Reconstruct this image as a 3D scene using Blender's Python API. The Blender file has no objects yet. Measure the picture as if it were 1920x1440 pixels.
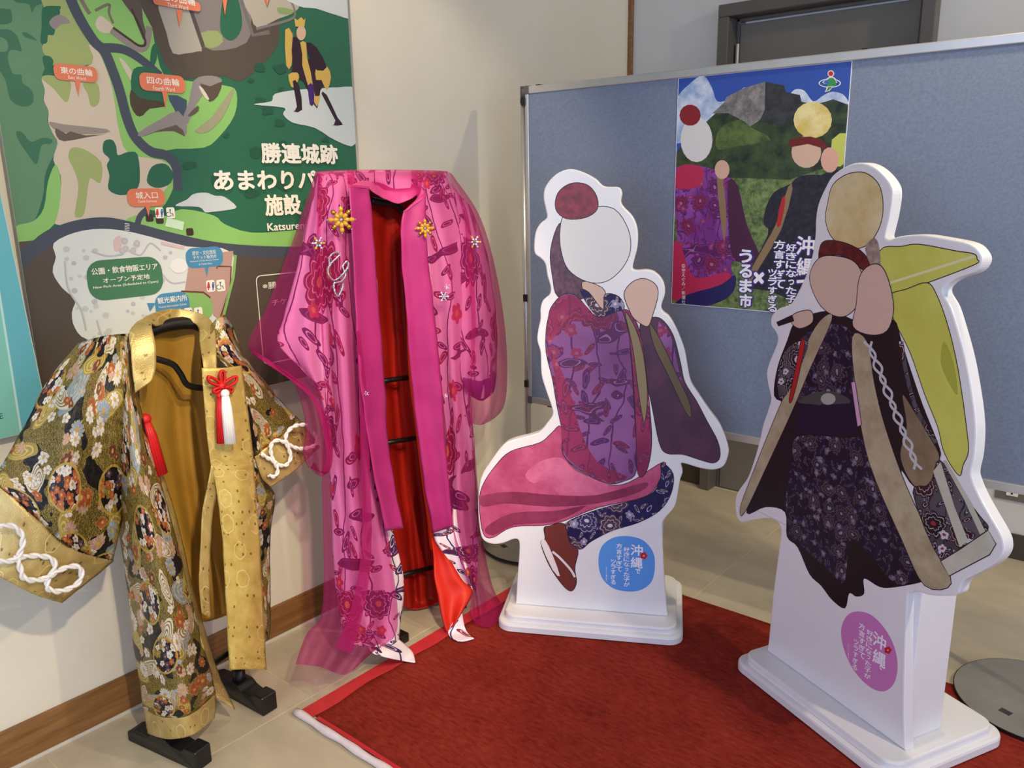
import bpy, bmesh, math, random
from mathutils import Vector, Matrix, noise as mnoise
from mathutils.geometry import tessellate_polygon

# ---------------------------------------------------------------- camera
FPX = 1530.7
PITCH, ROLL, YAW = math.radians(13.62), math.radians(-0.915), math.radians(-39.844)
CAM = Vector((2.185, 0.0, 1.45))
_f = Vector((math.sin(YAW)*math.cos(PITCH), math.cos(YAW)*math.cos(PITCH), -math.sin(PITCH)))
_r = Vector((math.cos(YAW), -math.sin(YAW), 0)); _u = _r.cross(_f)
CR = _r*math.cos(ROLL)+_u*math.sin(ROLL); CU = -_r*math.sin(ROLL)+_u*math.cos(ROLL); CF = _f
scene = bpy.context.scene
col = scene.collection
cd = bpy.data.cameras.new('camera'); cam = bpy.data.objects.new('camera', cd); col.objects.link(cam)
cd.sensor_width = 36; cd.sensor_fit = 'HORIZONTAL'; cd.lens = FPX/1920*36; cd.clip_start = 0.02
m = Matrix((CR, CU, -CF)).transposed().to_4x4(); m.translation = CAM; cam.matrix_world = m
scene.camera = cam
# ---------------------------------------------------------------- colour management, world, lights
vs = scene.view_settings
vs.view_transform = 'Standard'; vs.look = 'None'; vs.exposure = 0.28; vs.gamma = 1.0; vs.use_curve_mapping = False
def lin(c):
    return tuple(((x/255)/12.92 if x/255 <= .04045 else ((x/255+.055)/1.055)**2.4) for x in c)
def L4(c): return lin(c)+(1,)
w = bpy.data.worlds.new('world'); scene.world = w; w.use_nodes = True
w.node_tree.nodes['Background'].inputs[0].default_value = (.62, .74, 1, 1)
w.node_tree.nodes['Background'].inputs[1].default_value = 1.0
WARM = (1.0, .83, .58); COOL = (.60, .70, 1.0)
CEIL = 2.75
def area(name, loc, target, sx, sy, power, colr):
    d = bpy.data.lights.new(name, 'AREA'); d.shape = 'RECTANGLE'; d.size = sx; d.size_y = sy
    d.energy = power; d.color = colr
    o = bpy.data.objects.new(name, d); col.objects.link(o); o.location = loc
    o.rotation_euler = (Vector(target)-Vector(loc)).to_track_quat('-Z', 'Y').to_euler()
    return o
def spot(name, loc, target, power, angle, blend=.5, rad=.04, colr=WARM):
    d = bpy.data.lights.new(name, 'SPOT'); d.energy = power; d.color = colr
    d.spot_size = math.radians(angle); d.spot_blend = blend; d.shadow_soft_size = rad
    o = bpy.data.objects.new(name, d); col.objects.link(o); o.location = loc
    o.rotation_euler = (Vector(target)-Vector(loc)).to_track_quat('-Z', 'Y').to_euler()
    return o
# daylight through the two window bays behind the photographer
area('daylight_window_rear', (2.9, -3.42, 1.55), (2.9, 0, 1.45), 4.2, 2.1, 74, COOL)
area('daylight_window_side', (6.42, 0.4, 1.55), (2, .4, 1.45), 3.6, 2.1, 28, COOL)
# ceiling spotlights: position, target, power, cone
SPOTS = [((3.10, 0.10, CEIL-.06), (0.15, 0.95, .75), 190, 44),
         ((2.50, 0.35, CEIL-.06), (0.25, 1.52, .80), 130, 30),
         ((0.55, 1.15, CEIL-.06), (0.0, 1.95, 1.5), 40, 62),
         ((1.75, 2.25, CEIL-.06), (1.65, 2.2, 0), 40, 110),
         ((3.40, 1.75, CEIL-.06), (1.9, 2.05, .6), 95, 76),
         ((2.70, 2.95, CEIL-.06), (1.0, 3.5, 1.7), 40, 90)]  # last entry: an added lamp that lifts the dim door and back wall
for i, (l, t, p, a) in enumerate(SPOTS):
    spot('ceiling_spot', l, t, p, a)

# ---------------------------------------------------------------- pixel helpers (1920 x 1440 frame)
def ray(px, py): return CR*((px-960)/FPX) - CU*((py-720)/FPX) + CF
def onz(px, py, z=0.0):
    d = ray(px, py); return CAM + d*((z-CAM.z)/d.z)
def onplane(px, py, p0, n):
    d = ray(px, py); return CAM + d*(((p0-CAM).dot(n))/d.dot(n))
class Frame:
    """a vertical face in the room: origin, u axis (right seen from the front), v = up, n = towards the viewer"""
    def __init__(s, o, uax):
        s.o = Vector(o); s.u = Vector(uax).normalized(); s.v = Vector((0, 0, 1)); s.n = s.u.cross(s.v)
    def uv(s, px, py, d=0.0):
        p = onplane(px, py, s.o+s.n*d, s.n)-s.o
        return p.dot(s.u), p.dot(s.v)
    def P(s, u, v, d=0.0): return s.o+s.u*u+s.v*v+s.n*d

# ---------------------------------------------------------------- object helpers
def tag(o, label=None, cat=None, group=None, kind=None):
    if label: o['label'] = label
    if cat: o['category'] = cat
    if group: o['group'] = group
    if kind: o['kind'] = kind
    return o
def thing(name, label, cat, loc=(0, 0, 0), group=None):
    o = bpy.data.objects.new(name, None); col.objects.link(o); o.location = loc
    o.empty_display_size = .1
    return tag(o, label, cat, group)
def link(name, me, mats, parent=None, label=None, smooth=False):
    if not isinstance(mats, (list, tuple)): mats = [mats]
    for mt in mats: me.materials.append(mt)
    o = bpy.data.objects.new(name, me); col.objects.link(o)
    if smooth:
        for p in me.polygons: p.use_smooth = True
    if parent is not None:
        o.parent = parent
        # meshes are modelled in room coordinates; undo the base offset of the thing's Empty
        o.matrix_parent_inverse = Matrix.Translation(-Vector(parent.location)) if parent.parent is None else Matrix.Identity(4)
    if label: o['label'] = label
    return o
def mesh_from(verts, faces, name='m'):
    me = bpy.data.meshes.new(name); me.from_pydata([tuple(v) for v in verts], [], faces); me.update(); return me
class MB:
    def __init__(s): s.v = []; s.f = []; s.mi = []
    def add(s, verts, faces, mi=0):
        b = len(s.v); s.v += [Vector(v) for v in verts]; s.f += [tuple(i+b for i in f) for f in faces]; s.mi += [mi]*len(faces)
    def box(s, c, size, rot=None, mi=0):
        x, y, z = [k/2 for k in size]; R = rot or Matrix.Identity(3); c = Vector(c)
        vs_ = [c+R@Vector((sx*x, sy*y, sz*z)) for sx in (-1, 1) for sy in (-1, 1) for sz in (-1, 1)]
        s.add(vs_, [(0, 1, 3, 2), (4, 6, 7, 5), (0, 4, 5, 1), (2, 3, 7, 6), (0, 2, 6, 4), (1, 5, 7, 3)], mi)
    def bar(s, a, b, w_, h_, mi=0):
        a, b = Vector(a), Vector(b); d = (b-a); l = d.length; d.normalize()
        up = Vector((0, 0, 1)) if abs(d.z) < .9 else Vector((1, 0, 0))
        sx = d.cross(up).normalized(); sy = sx.cross(d)
        R = Matrix((sx, d, sy)).transposed(); s.box((a+b)/2, (w_, l, h_), R, mi)
    def tube(s, pts, rad, seg=8, mi=0, caps=True, closed=False):
        pts = [Vector(p) for p in pts]; n = len(pts); rr = rad if isinstance(rad, (list, tuple)) else [rad]*n
        rings = []; nrm = None
        for i, p in enumerate(pts):
            a = pts[(i-1) % n] if (closed or i > 0) else p; b = pts[(i+1) % n] if (closed or i < n-1) else p
            d = (b-a).normalized()
            if nrm is None:
                nrm = d.orthogonal().normalized()
            else:
                nrm = (nrm-d*nrm.dot(d)); nrm = nrm.normalized() if nrm.length > 1e-6 else d.orthogonal().normalized()
            bn = d.cross(nrm)
            rings.append([p+(nrm*math.cos(2*math.pi*k/seg)+bn*math.sin(2*math.pi*k/seg))*rr[i] for k in range(seg)])
        vs_ = [v for r_ in rings for v in r_]; fs = []
        for i in range(n if closed else n-1):
            j = (i+1) % n
            for k in range(seg): fs.append((i*seg+k, i*seg+(k+1) % seg, j*seg+(k+1) % seg, j*seg+k))
        if caps and not closed: fs += [tuple(range(seg-1, -1, -1)), tuple((n-1)*seg+k for k in range(seg))]
        s.add(vs_, fs, mi)
    def lathe(s, c, prof, seg=32, mi=0):
        c = Vector(c); vs_ = []; fs = []
        for (r_, z) in prof:
            for k in range(seg):
                a = 2*math.pi*k/seg; vs_.append(c+Vector((r_*math.cos(a), r_*math.sin(a), z)))
        for i in range(len(prof)-1):
            for k in range(seg): fs.append((i*seg+k, i*seg+(k+1) % seg, (i+1)*seg+(k+1) % seg, (i+1)*seg+k))
        fs += [tuple(range(seg-1, -1, -1)), tuple((len(prof)-1)*seg+k for k in range(seg))]
        s.add(vs_, fs, mi)
    def ball(s, c, r3, rot=None, mi=0, su=8, sv=5):
        c = Vector(c); R = rot or Matrix.Identity(3); vs_ = []; fs = []
        for i in range(1, sv):
            t = math.pi*i/sv
            for k in range(su):
                a = 2*math.pi*k/su
                vs_.append(c+R@Vector((r3[0]*math.sin(t)*math.cos(a), r3[1]*math.sin(t)*math.sin(a), r3[2]*math.cos(t))))
        for i in range(sv-2):
            for k in range(su): fs.append((i*su+k, (i+1)*su+k, (i+1)*su+(k+1) % su, i*su+(k+1) % su))
        T = len(vs_); vs_ += [c+R@Vector((0, 0, r3[2])), c-R@Vector((0, 0, r3[2]))]
        for k in range(su):
            fs.append((T, k, (k+1) % su)); fs.append((T+1, (sv-2)*su+(k+1) % su, (sv-2)*su+k))
        s.add(vs_, fs, mi)
    def build(s, name, mats, parent=None, smooth=False, bevel=0, label=None, seg=2):
        me = mesh_from(s.v, s.f, name); me.polygons.foreach_set('material_index', s.mi)
        o = link(name, me, mats, parent, label, smooth)
        if bevel:
            b = o.modifiers.new('bevel', 'BEVEL'); b.width = bevel; b.segments = seg; b.limit_method = 'ANGLE'
        return o
def cr(p0, p1, p2, p3, t):
    return tuple(.5*((2*b)+(-a+c)*t+(2*a-5*b+4*c-d)*t*t+(-a+3*b-3*c+d)*t**3) for a, b, c, d in zip(p0, p1, p2, p3))
def smooth_line(pts, k=4):
    out = []; n = len(pts)
    for i in range(n-1):
        for j in range(k): out.append(cr(pts[max(i-1, 0)], pts[i], pts[i+1], pts[min(i+2, n-1)], j/k))
    out.append(tuple(pts[-1])); return out
def smooth_loop(pts, k=4):
    n = len(pts); return [cr(pts[i-1], pts[i], pts[(i+1) % n], pts[(i+2) % n], j/k) for i in range(n) for j in range(k)]

# ---------------------------------------------------------------- node material helpers
class NT:
    def __init__(s, name, rough=.5, metal=0.0, spec=.5):
        s.m = bpy.data.materials.new(name); s.m.use_nodes = True; s.t = s.m.node_tree; s.n = s.t.nodes
        s.b = s.n['Principled BSDF']; s.b.inputs['Roughness'].default_value = rough
        s.b.inputs['Metallic'].default_value = metal; s.b.inputs['Specular IOR Level'].default_value = spec
    def new(s, t, **kw):
        nd = s.n.new(t)
        for k, v in kw.items(): setattr(nd, k, v)
        return nd
    def set(s, sock, v):
        if hasattr(v, 'is_output') or isinstance(v, bpy.types.NodeSocket): s.t.links.new(v, sock)
        else: sock.default_value = v
    def math(s, op, a, b=0.0, c=None):
        nd = s.new('ShaderNodeMath', operation=op); s.set(nd.inputs[0], a); s.set(nd.inputs[1], b)
        if c is not None: s.set(nd.inputs[2], c)
        return nd.outputs[0]
    def vmath(s, op, a, b=None, scale=None):
        nd = s.new('ShaderNodeVectorMath', operation=op); s.set(nd.inputs[0], a)
        if b is not None: s.set(nd.inputs[1], b)
        if scale is not None: s.set(nd.inputs['Scale'], scale)
        return nd.outputs['Value'] if op in ('LENGTH', 'DOT_PRODUCT', 'DISTANCE') else nd.outputs[0]
    def mix(s, f, a, b):
        nd = s.new('ShaderNodeMix', data_type='RGBA'); s.set(nd.inputs[0], f)
        s.set(nd.inputs[6], a if not isinstance(a, tuple) or len(a) == 4 else a+(1,)); s.set(nd.inputs[7], b if not isinstance(b, tuple) or len(b) == 4 else b+(1,))
        return nd.outputs[2]
    def ramp(s, f, stops, interp='LINEAR'):
        nd = s.new('ShaderNodeValToRGB'); s.set(nd.inputs[0], f); e = nd.color_ramp; e.interpolation = interp
        while len(e.elements) < len(stops): e.elements.new(.5)
        for el, (p, c) in zip(e.elements, stops): el.position = p; el.color = c if len(c) == 4 else c+(1,)
        return nd.outputs[0]
    def coord(s, kind='Object'):
        return s.new('ShaderNodeTexCoord').outputs[kind]
    def uv(s):
        nd = s.new('ShaderNodeUVMap'); nd.uv_map = 'UVMap'; return nd.outputs[0]
    def noise(s, v, scale, detail=4, rough=.55, dist=0.0):
        nd = s.new('ShaderNodeTexNoise'); s.set(nd.inputs['Vector'], v); nd.inputs['Scale'].default_value = scale
        nd.inputs['Detail'].default_value = detail; nd.inputs['Roughness'].default_value = rough; nd.inputs['Distortion'].default_value = dist
        return nd.outputs[0]
    def color(s, c): s.set(s.b.inputs['Base Color'], c if not isinstance(c, tuple) or len(c) == 4 else c+(1,)); return s
    def bump(s, h, strength=.3, dist=.002):
        nd = s.new('ShaderNodeBump'); nd.inputs['Strength'].default_value = strength; nd.inputs['Distance'].default_value = dist
        s.set(nd.inputs['Height'], h); s.t.links.new(nd.outputs[0], s.b.inputs['Normal']); return s
    def flower(s, v, scale, n, R, seed, rand=.85, depth=.4):
        """one scattered flower per cell: mask, radius ratio, random colour"""
        vv = s.vmath('ADD', s.vmath('SCALE', v, scale=scale), (seed, seed*1.7, 0))
        vo = s.new('ShaderNodeTexVoronoi', voronoi_dimensions='2D'); s.set(vo.inputs['Vector'], vv)
        vo.inputs['Scale'].default_value = 1; vo.inputs['Randomness'].default_value = rand
        d = s.vmath('SUBTRACT', vv, vo.outputs['Position'])
        sp = s.new('ShaderNodeSeparateXYZ'); s.set(sp.inputs[0], d)
        sc = s.new('ShaderNodeSeparateColor'); s.set(sc.inputs[0], vo.outputs['Color'])
        ln = s.math('SQRT', s.math('ADD', s.math('MULTIPLY', sp.outputs[0], sp.outputs[0]), s.math('MULTIPLY', sp.outputs[1], sp.outputs[1])))
        an = s.math('ADD', s.math('ARCTAN2', sp.outputs[1], sp.outputs[0]), s.math('MULTIPLY', sc.outputs[0], 6.28))
        pet = s.math('ABSOLUTE', s.math('COSINE', s.math('MULTIPLY', an, n/2)))
        rad = s.math('MULTIPLY', s.math('ADD', s.math('MULTIPLY', pet, depth), 1-depth), R)
        if n == 2:      # a single leaf: an ellipse along the cell's own direction
            cx_ = s.math('DIVIDE', s.math('MULTIPLY', ln, s.math('COSINE', an)), R); cy_ = s.math('DIVIDE', s.math('MULTIPLY', ln, s.math('SINE', an)), R*(1-depth)*1.5)
            ratio = s.math('SQRT', s.math('ADD', s.math('MULTIPLY', cx_, cx_), s.math('MULTIPLY', cy_, cy_)))
        else: ratio = s.math('DIVIDE', ln, rad)
        return s.math('LESS_THAN', ratio, 1.0), ratio, sc, ln, pet
_pm = {}
def plain(c, rough=.5, metal=0.0, spec=.5, name=None):
    k = (c, rough, metal, spec)
    if k not in _pm:
        t = NT(name or 'plain_%d_%d_%d' % c, rough, metal, spec); t.color(L4(c)); _pm[k] = t.m
    return _pm[k]
def noisy(name, c1, c2, scale, rough=.5, metal=0, bump=0, bscale=None, bdist=.002, stretch=None, spec=.5, detail=5):
    t = NT(name, rough, metal, spec); v = t.coord()
    if stretch: v = t.vmath('MULTIPLY', v, stretch)
    nz = t.noise(v, scale, detail); t.color(t.ramp(nz, [(.3, L4(c1)), (.7, L4(c2))]))
    if bump: t.bump(t.noise(v, bscale or scale*4, 3), bump, bdist)
    return t.m
M_wall = noisy('wall_plaster', (226, 219, 200), (232, 226, 208), 3, .75, bump=.05, bscale=220, bdist=.001, spec=.25)
M_wallb = noisy('wall_plaster_back', (206, 205, 200), (214, 213, 208), 3, .75, bump=.05, bscale=220, bdist=.001, spec=.25)
M_tile = noisy('floor_tile_stone', (184, 172, 148), (202, 190, 164), 5, .38, bump=.06, bscale=60, bdist=.001, stretch=(1, 2.2, 1))
M_grout = noisy('grout', (196, 188, 160), (208, 200, 172), 30, .9)
M_wood = noisy('wood_brown', (114, 76, 38), (152, 108, 60), 9, .42, bump=.08, stretch=(6, .6, 8))
M_darkbase = noisy('dark_base', (62, 55, 45), (70, 62, 52), 8, .45)
M_door = noisy('door_paint', (112, 107, 98), (118, 113, 104), 4, .5)
M_dframe = noisy('door_frame_paint', (92, 87, 80), (98, 93, 86), 4, .45)
M_alu = noisy('aluminium', (196, 196, 194), (212, 212, 210), 6, .32, .75)
M_steel = noisy('brushed_steel', (150, 148, 142), (162, 160, 154), 10, .38, .6)
M_black = noisy('black_plastic', (12, 12, 13), (18, 18, 19), 20, .4)
M_blackm = noisy('black_metal', (16, 15, 15), (24, 22, 22), 20, .35, .3)
M_white = noisy('white_lacquer', (232, 231, 232), (238, 237, 238), 5, .32)
M_whitep = plain((240, 240, 244), .4, name='white_print_border')
M_felt = noisy('blue_grey_felt', (120, 132, 152), (134, 146, 166), 140, .95, bump=.25, bscale=420, bdist=.0015, spec=.1)
def carpet_mat():
    t = NT('red_needle_carpet', .97, 0, .05); v = t.coord()
    a = t.noise(t.vmath('MULTIPLY', v, (30, 90, 1)), 1, 5, .7); b = t.noise(v, 7, 3)
    c = t.ramp(t.math('ADD', t.math('MULTIPLY', a, .7), t.math('MULTIPLY', b, .3)), [(.32, L4((106, 32, 25))), (.52, L4((140, 48, 37))), (.72, L4((160, 64, 50)))])
    t.color(c); t.bump(t.noise(v, 500, 2), .5, .002); return t.m
M_carpet = carpet_mat()
M_tape = noisy('red_tape', (196, 42, 50), (208, 54, 60), 12, .55)
M_tapew = noisy('white_tape', (222, 208, 212), (232, 220, 222), 30, .7)
# ---------------------------------------------------------------- the room
XR, YB, YF = 6.4, 3.52, -3.4
def structure(name, mb, mat, bevel=0, label=None, parent=None):
    o = mb.build(name, mat, parent, bevel=bevel)
    if parent is None: o['kind'] = 'structure'
    if label: o['label'] = label
    return o
mb = MB(); mb.box((XR/2, (YB+YF)/2, -.0512), (XR+.4, YB-YF+.4, .1))
floor = structure('floor', mb, M_grout, label='beige stone tile floor with pale grout lines')
tb = MB(); tb.box((0, 0, -.004), (.595, .595, .008))
tme = mesh_from(tb.v, tb.f, 'tile'); tme.materials.append(M_tile)
for i in range(-1, 11):
    for j in range(-8, 4):
        x0, y0 = .363-.6+.6*i, 1.238+.6*j
        cx, cy = x0+.3, y0+.3
        lo_x, hi_x, lo_y, hi_y = max(x0, 0), min(x0+.6, XR), max(y0, YF), min(y0+.6, YB)
        if hi_x-lo_x < .05 or hi_y-lo_y < .05: continue
        o = bpy.data.objects.new('tile', tme); col.objects.link(o); o.parent = floor
        o.location = ((lo_x+hi_x)/2, (lo_y+hi_y)/2, 0)
        o.scale = ((hi_x-lo_x-.005)/.595, (hi_y-lo_y-.005)/.595, 1)
mb = MB(); mb.box((-.06, (YB+YF)/2, CEIL/2), (.12, YB-YF+.24, CEIL)); structure('wall_left', mb, M_wall, label='cream wall behind the map panel')
mb = MB()
DX0, DX1, DZ = .475, 1.335, 2.185       # door opening
mb.box((DX0/2, YB+.06, CEIL/2), (DX0, .12, CEIL)); mb.box(((DX1+XR)/2, YB+.06, CEIL/2), (XR-DX1, .12, CEIL))
mb.box(((DX0+DX1)/2, YB+.06, (CEIL+DZ)/2), (DX1-DX0, .12, CEIL-DZ))
structure('wall_back', mb, M_wallb, label='grey-white wall with the door behind the partition')
def window_wall(name, axis, pos, a0, a1, w0, w1, z0, z1, wn):
    mb = MB()
    def put(u0, u1, za, zb):
        c, sz = ((u0+u1)/2, (za+zb)/2), (u1-u0, zb-za)
        if axis == 'y': mb.box((c[0], pos, c[1]), (sz[0], .12, sz[1]))
        else: mb.box((pos, c[0], c[1]), (.12, sz[0], sz[1]))
    put(a0, w0, 0, CEIL); put(w1, a1, 0, CEIL); put(w0, w1, 0, z0); put(w0, w1, z1, CEIL)
    structure(name, mb, M_wallb)
    fr = MB(); k = .05
    def fput(u0, u1, za, zb):
        c, sz = ((u0+u1)/2, (za+zb)/2), (u1-u0, zb-za)
        if axis == 'y': fr.box((c[0], pos, c[1]), (sz[0], .07, sz[1]))
        else: fr.box((pos, c[0], c[1]), (.07, sz[0], sz[1]))
    fput(w0, w1, z0, z0+k); fput(w0, w1, z1-k, z1); fput(w0, w0+k, z0+k, z1-k); fput(w1-k, w1, z0+k, z1-k)
    for q in (1, 2): fput(w0+(w1-w0)*q/3-k/2, w0+(w1-w0)*q/3+k/2, z0+k, z1-k)
    structure(wn, fr, M_alu)
window_wall('wall_front', 'y', YF-.06, 0, XR, .7, 5.1, .4, 2.65, 'window_1')
window_wall('wall_right', 'x', XR+.06, YF, YB, -1.5, 2.3, .4, 2.65, 'window_2')
mb = MB(); mb.box((XR/2, (YB+YF)/2, CEIL+.05), (XR+.24, YB-YF+.24, .1)); structure('ceiling', mb, M_wallb)
mb = MB(); mb.box((.006, (YB+YF)/2, .0625), (.012, YB-YF-.01, .105)); structure('baseboard_left', mb, M_wood, .002)
mb = MB(); mb.box((.0065, (YB+YF)/2, .005), (.013, YB-YF-.01, .0098)); structure('trim_1', mb, plain((205, 198, 182), .6))
mb = MB(); mb.box((DX0/2+.007, YB-.006, .052), (DX0-.02, .012, .1)); mb.box(((DX1+XR)/2, YB-.006, .052), (XR-DX1-.05, .012, .1))
structure('baseboard_back', mb, M_darkbase, .002)
mb = MB(); mb.box((.011, YB-.009, (CEIL+.12)/2), (.022, .018, CEIL-.12)); structure('trim_2', mb, M_wood, .002)
# door in its frame
mb = MB(); fw = .05
mb.box((DX0+fw/2, YB+.02, (DZ-fw)/2), (fw, .16, DZ-fw)); mb.box((DX1-fw/2, YB+.02, (DZ-fw)/2), (fw, .16, DZ-fw)); mb.box(((DX0+DX1)/2, YB+.02, DZ-fw/2), (DX1-DX0, .16, fw))
mb.box((DX0+fw+.008, YB+.05, (DZ-fw)/2), (.016, .06, DZ-fw)); mb.box((DX1-fw-.008, YB+.05, (DZ-fw)/2), (.016, .06, DZ-fw)); mb.box(((DX0+DX1)/2, YB+.05, DZ-fw-.008), (DX1-DX0-2*fw, .06, .016))
door = structure('door_1', mb, M_dframe, .004, label='grey-brown steel door in a dark frame behind the partition')
mb = MB(); mb.box(((DX0+DX1)/2, YB+.035, (DZ-fw-.02)/2), (DX1-DX0-2*fw-.04, .04, DZ-fw-.03)); mb.build('door_leaf', M_door, door, bevel=.003)
for z in (1.98, 1.1, .25):
    mb = MB(); mb.tube([(DX0+fw+.014, YB+.008, z-.05), (DX0+fw+.014, YB+.008, z+.05)], .009, 10); mb.build('hinge', M_steel, door, smooth=False)
mb = MB(); mb.tube([(DX1-.11, YB+.014, 1.0), (DX1-.11, YB-.04, 1.0), (DX1-.22, YB-.04, 1.0)], .009, 8); mb.build('door_handle', M_steel, door)
# wall outlet
ot = thing('wall_outlet', 'grey socket plate with a white outlet low on the back wall', 'outlet', (1.767, YB, .27))
mb = MB(); mb.box((1.767, YB-.004, .27), (.115, .008, .072)); mb.build('cover_plate', plain((112, 108, 102), .45, .2), ot, bevel=.002)
mb = MB(); mb.box((1.767, YB-.010, .275), (.04, .006, .042)); osk = mb.build('socket', plain((236, 234, 222), .4), ot, bevel=.002)
mb = MB()
for dx in (-.008, .008): mb.box((1.767+dx, YB-.0133, .281), (.003, .002, .011))
mb.box((1.767, YB-.0133, .265), (.007, .002, .007)); mb.build('socket_slot', M_black, osk)
# ceiling spot fittings
for i, (l, t, p, a) in enumerate(SPOTS):
    lab = ['ceiling spotlight aimed at the gold jacket', 'ceiling spotlight aimed at the pink robes', 'ceiling spotlight washing the cream wall', 'ceiling downlight above the red carpet', 'ceiling spotlight aimed at the yellow-flag cut-out board', 'added ceiling spotlight that brightens the door wall'][i]
    o = thing('ceiling_spotlight', lab, 'spotlight', (l[0], l[1], CEIL), 'ceiling spotlights')
    mb = MB(); mb.tube([(l[0], l[1], CEIL), (l[0], l[1], CEIL-.03)], .05, 16); mb.build('mount', M_white, o)
    d = (Vector(t)-Vector(l)).normalized(); c0 = Vector((l[0], l[1], CEIL-.035))
    mb = MB(); mb.tube([c0-d*.02, c0+d*.015], .042, 16, caps=False); mb.build('housing', M_white, o)

# ---------------------------------------------------------------- carpet
cx0, cy0, cy1, cx1 = .425, 1.19, 2.45, 3.6
mb = MB(); nx, ny = 60, 26
vv = []
for j in range(ny+1):
    for i in range(nx+1):
        x = cx0+(cx1-cx0)*i/nx; y = cy0+(cy1-cy0)*j/ny
        z = .006+.0012*mnoise.noise(Vector((x*6, y*6, 0)))
        if i == 0: x += .008*mnoise.noise(Vector((y*7, 3, 0)))
        vv.append((x, y, z))
ff = [(j*(nx+1)+i, j*(nx+1)+i+1, (j+1)*(nx+1)+i+1, (j+1)*(nx+1)+i) for j in range(ny) for i in range(nx)]
b0 = len(vv)
rim = [i for i in range(nx+1)]+[j*(nx+1)+nx for j in range(1, ny+1)]+[ny*(nx+1)+i for i in range(nx-1, -1, -1)]+[j*(nx+1) for j in range(ny-1, 0, -1)]
vv += [(vv[k][0], vv[k][1], .0003) for k in rim]
for q in range(len(rim)):
    q2 = (q+1) % len(rim); ff.append((rim[q], b0+q, b0+q2, rim[q2]))
mb.add(vv, ff)
carpet = mb.build('carpet', M_carpet, None, True)
tag(carpet, 'dark red needle-felt carpet under the white stands', 'carpet')
# red tape along the wall-side edge and the rolled white tape along the near edge
def strip(name, a, b, wd, z, th, mat, parent, n=30, wob=.004, seed=0):
    a, b = Vector(a), Vector(b); d = (b-a).normalized(); nrm = Vector((-d.y, d.x, 0)); mb = MB(); vs_ = []; fs = []
    for i in range(n+1):
        t = i/n; p = a.lerp(b, t); k = wob*mnoise.noise(Vector((t*9, seed, 0)))
        for (s_, zz) in ((0, z), (0, z+th), (wd+k, z+th), (wd+k, z)):
            q = p-nrm*s_; vs_.append((q.x, q.y, zz))
    for i in range(n):
        for k in range(4): fs.append((i*4+k, i*4+(k+1) % 4, i*4+4+(k+1) % 4, i*4+4+k))
    fs += [(0, 1, 2, 3), (n*4+3, n*4+2, n*4+1, n*4)]
    mb.add(vs_, fs); return mb.build(name, mat, parent)
strip('edge_tape', (.402, 1.175, 0), (.405, 2.45, 0), .05, .0076, .0012, M_tape, carpet, wob=.012)
strip('edge_tape', (3.5, 1.178, 0), (.466, 1.178, 0), .012, .0078, .001, M_tape, carpet, seed=4)
mb = MB()
pts = [(.398+.02*i*1.2, 1.160+.0012*math.sin(i*.9), .0115) for i in range(60)]
mb.tube(pts, [.0105+.0012*math.sin(i*1.3) for i in range(60)], 8); tag(mb.build('rolled_tape', M_tapew, None, True), 'white rolled-up tape lying along the near carpet edge', 'tape')

# ---------------------------------------------------------------- partition
PA, PB = Vector((.205, 2.462, 0)), Vector((2.02, 2.495, 0))
pdir = (PB-PA).normalized(); PF = Frame(PA, pdir); plen = (PB-PA).length
part = thing('partition', 'blue-grey felt display partition with aluminium frame and poster pinned on', 'partition', PA+pdir*plen/2)
ROTP = Matrix((PF.u, -PF.n, PF.v)).transposed()
def pbox(mb, u, v, d, su, sv, sd): mb.box(PF.P(u, v, d), (su, sd, sv), ROTP)
Z0, Z1 = .615, 1.80
mb = MB(); pbox(mb, plen/2, (Z0+Z1)/2, 0, plen-.07, Z1-Z0-.03, .022); mb.build('felt_panel', M_felt, part)
for (v) in (Z0+.0125, Z1-.0125):
    mb = MB(); pbox(mb, plen/2, v, 0, plen-.07, .026, .034); mb.build('frame_rail', M_alu, part, bevel=.003)
for u in (.029, plen-.029):
    mb = MB(); pbox(mb, u, (Z0+Z1)/2, 0, .016, Z1-Z0, .034); mb.build('frame_stile', M_alu, part, bevel=.003)
    for v in (Z0+.012, Z1-.012):
        mb = MB(); pbox(mb, u, v, .001, .022, .03, .037); mb.build('corner_cap', plain((92, 90, 88), .4), part, bevel=.003)
for u in (.004, plen-.004):
    mb = MB(); mb.tube([PF.P(u, .015), PF.P(u, Z1-.045)], .013, 16); mb.build('post', M_alu, part, True)
    mb = MB(); mb.tube([PF.P(u, Z1-.055), PF.P(u, Z1-.04)], .0145, 14); mb.tube([PF.P(u, Z1-.04), PF.P(u, Z1+.003)], .0135, 14); mb.build('post_cap', plain((82, 80, 78), .45), part, True)
    for v in (Z1-.05, 1.03, .69):
        mb = MB(); pbox(mb, u+(.010 if u < 1 else -.010), v, .004, .02, .028, .034); mb.build('bracket', M_black, part, bevel=.002)
    mb = MB(); c = PF.P(u+(.02 if u < 1 else 0), 0, 0); c.z = .0096
    mb.lathe(c, [(.207, 0), (.208, .008)], 64); db = mb.build('base_disc', M_steel, part, label='round steel base plate')
    mb = MB(); mb.lathe(c, [(.2075, 0), (.2105, .001), (.2105, .0075), (.2085, .0079)], 64); mb.build('rubber_rim', M_black, db)
    mb = MB(); mb.lathe(c+Vector((0, 0, .008)), [(.03, 0), (.026, .012)], 24); mb.build('post_socket', M_steel, part)
    mb = MB(); mb.box(c+Vector((-.06, -.115, .0083)), (.03, .02, .0006), Matrix.Rotation(math.radians(-20), 3, 'Z')); mb.build('sticker', plain((46, 46, 46), .6), db)
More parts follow.
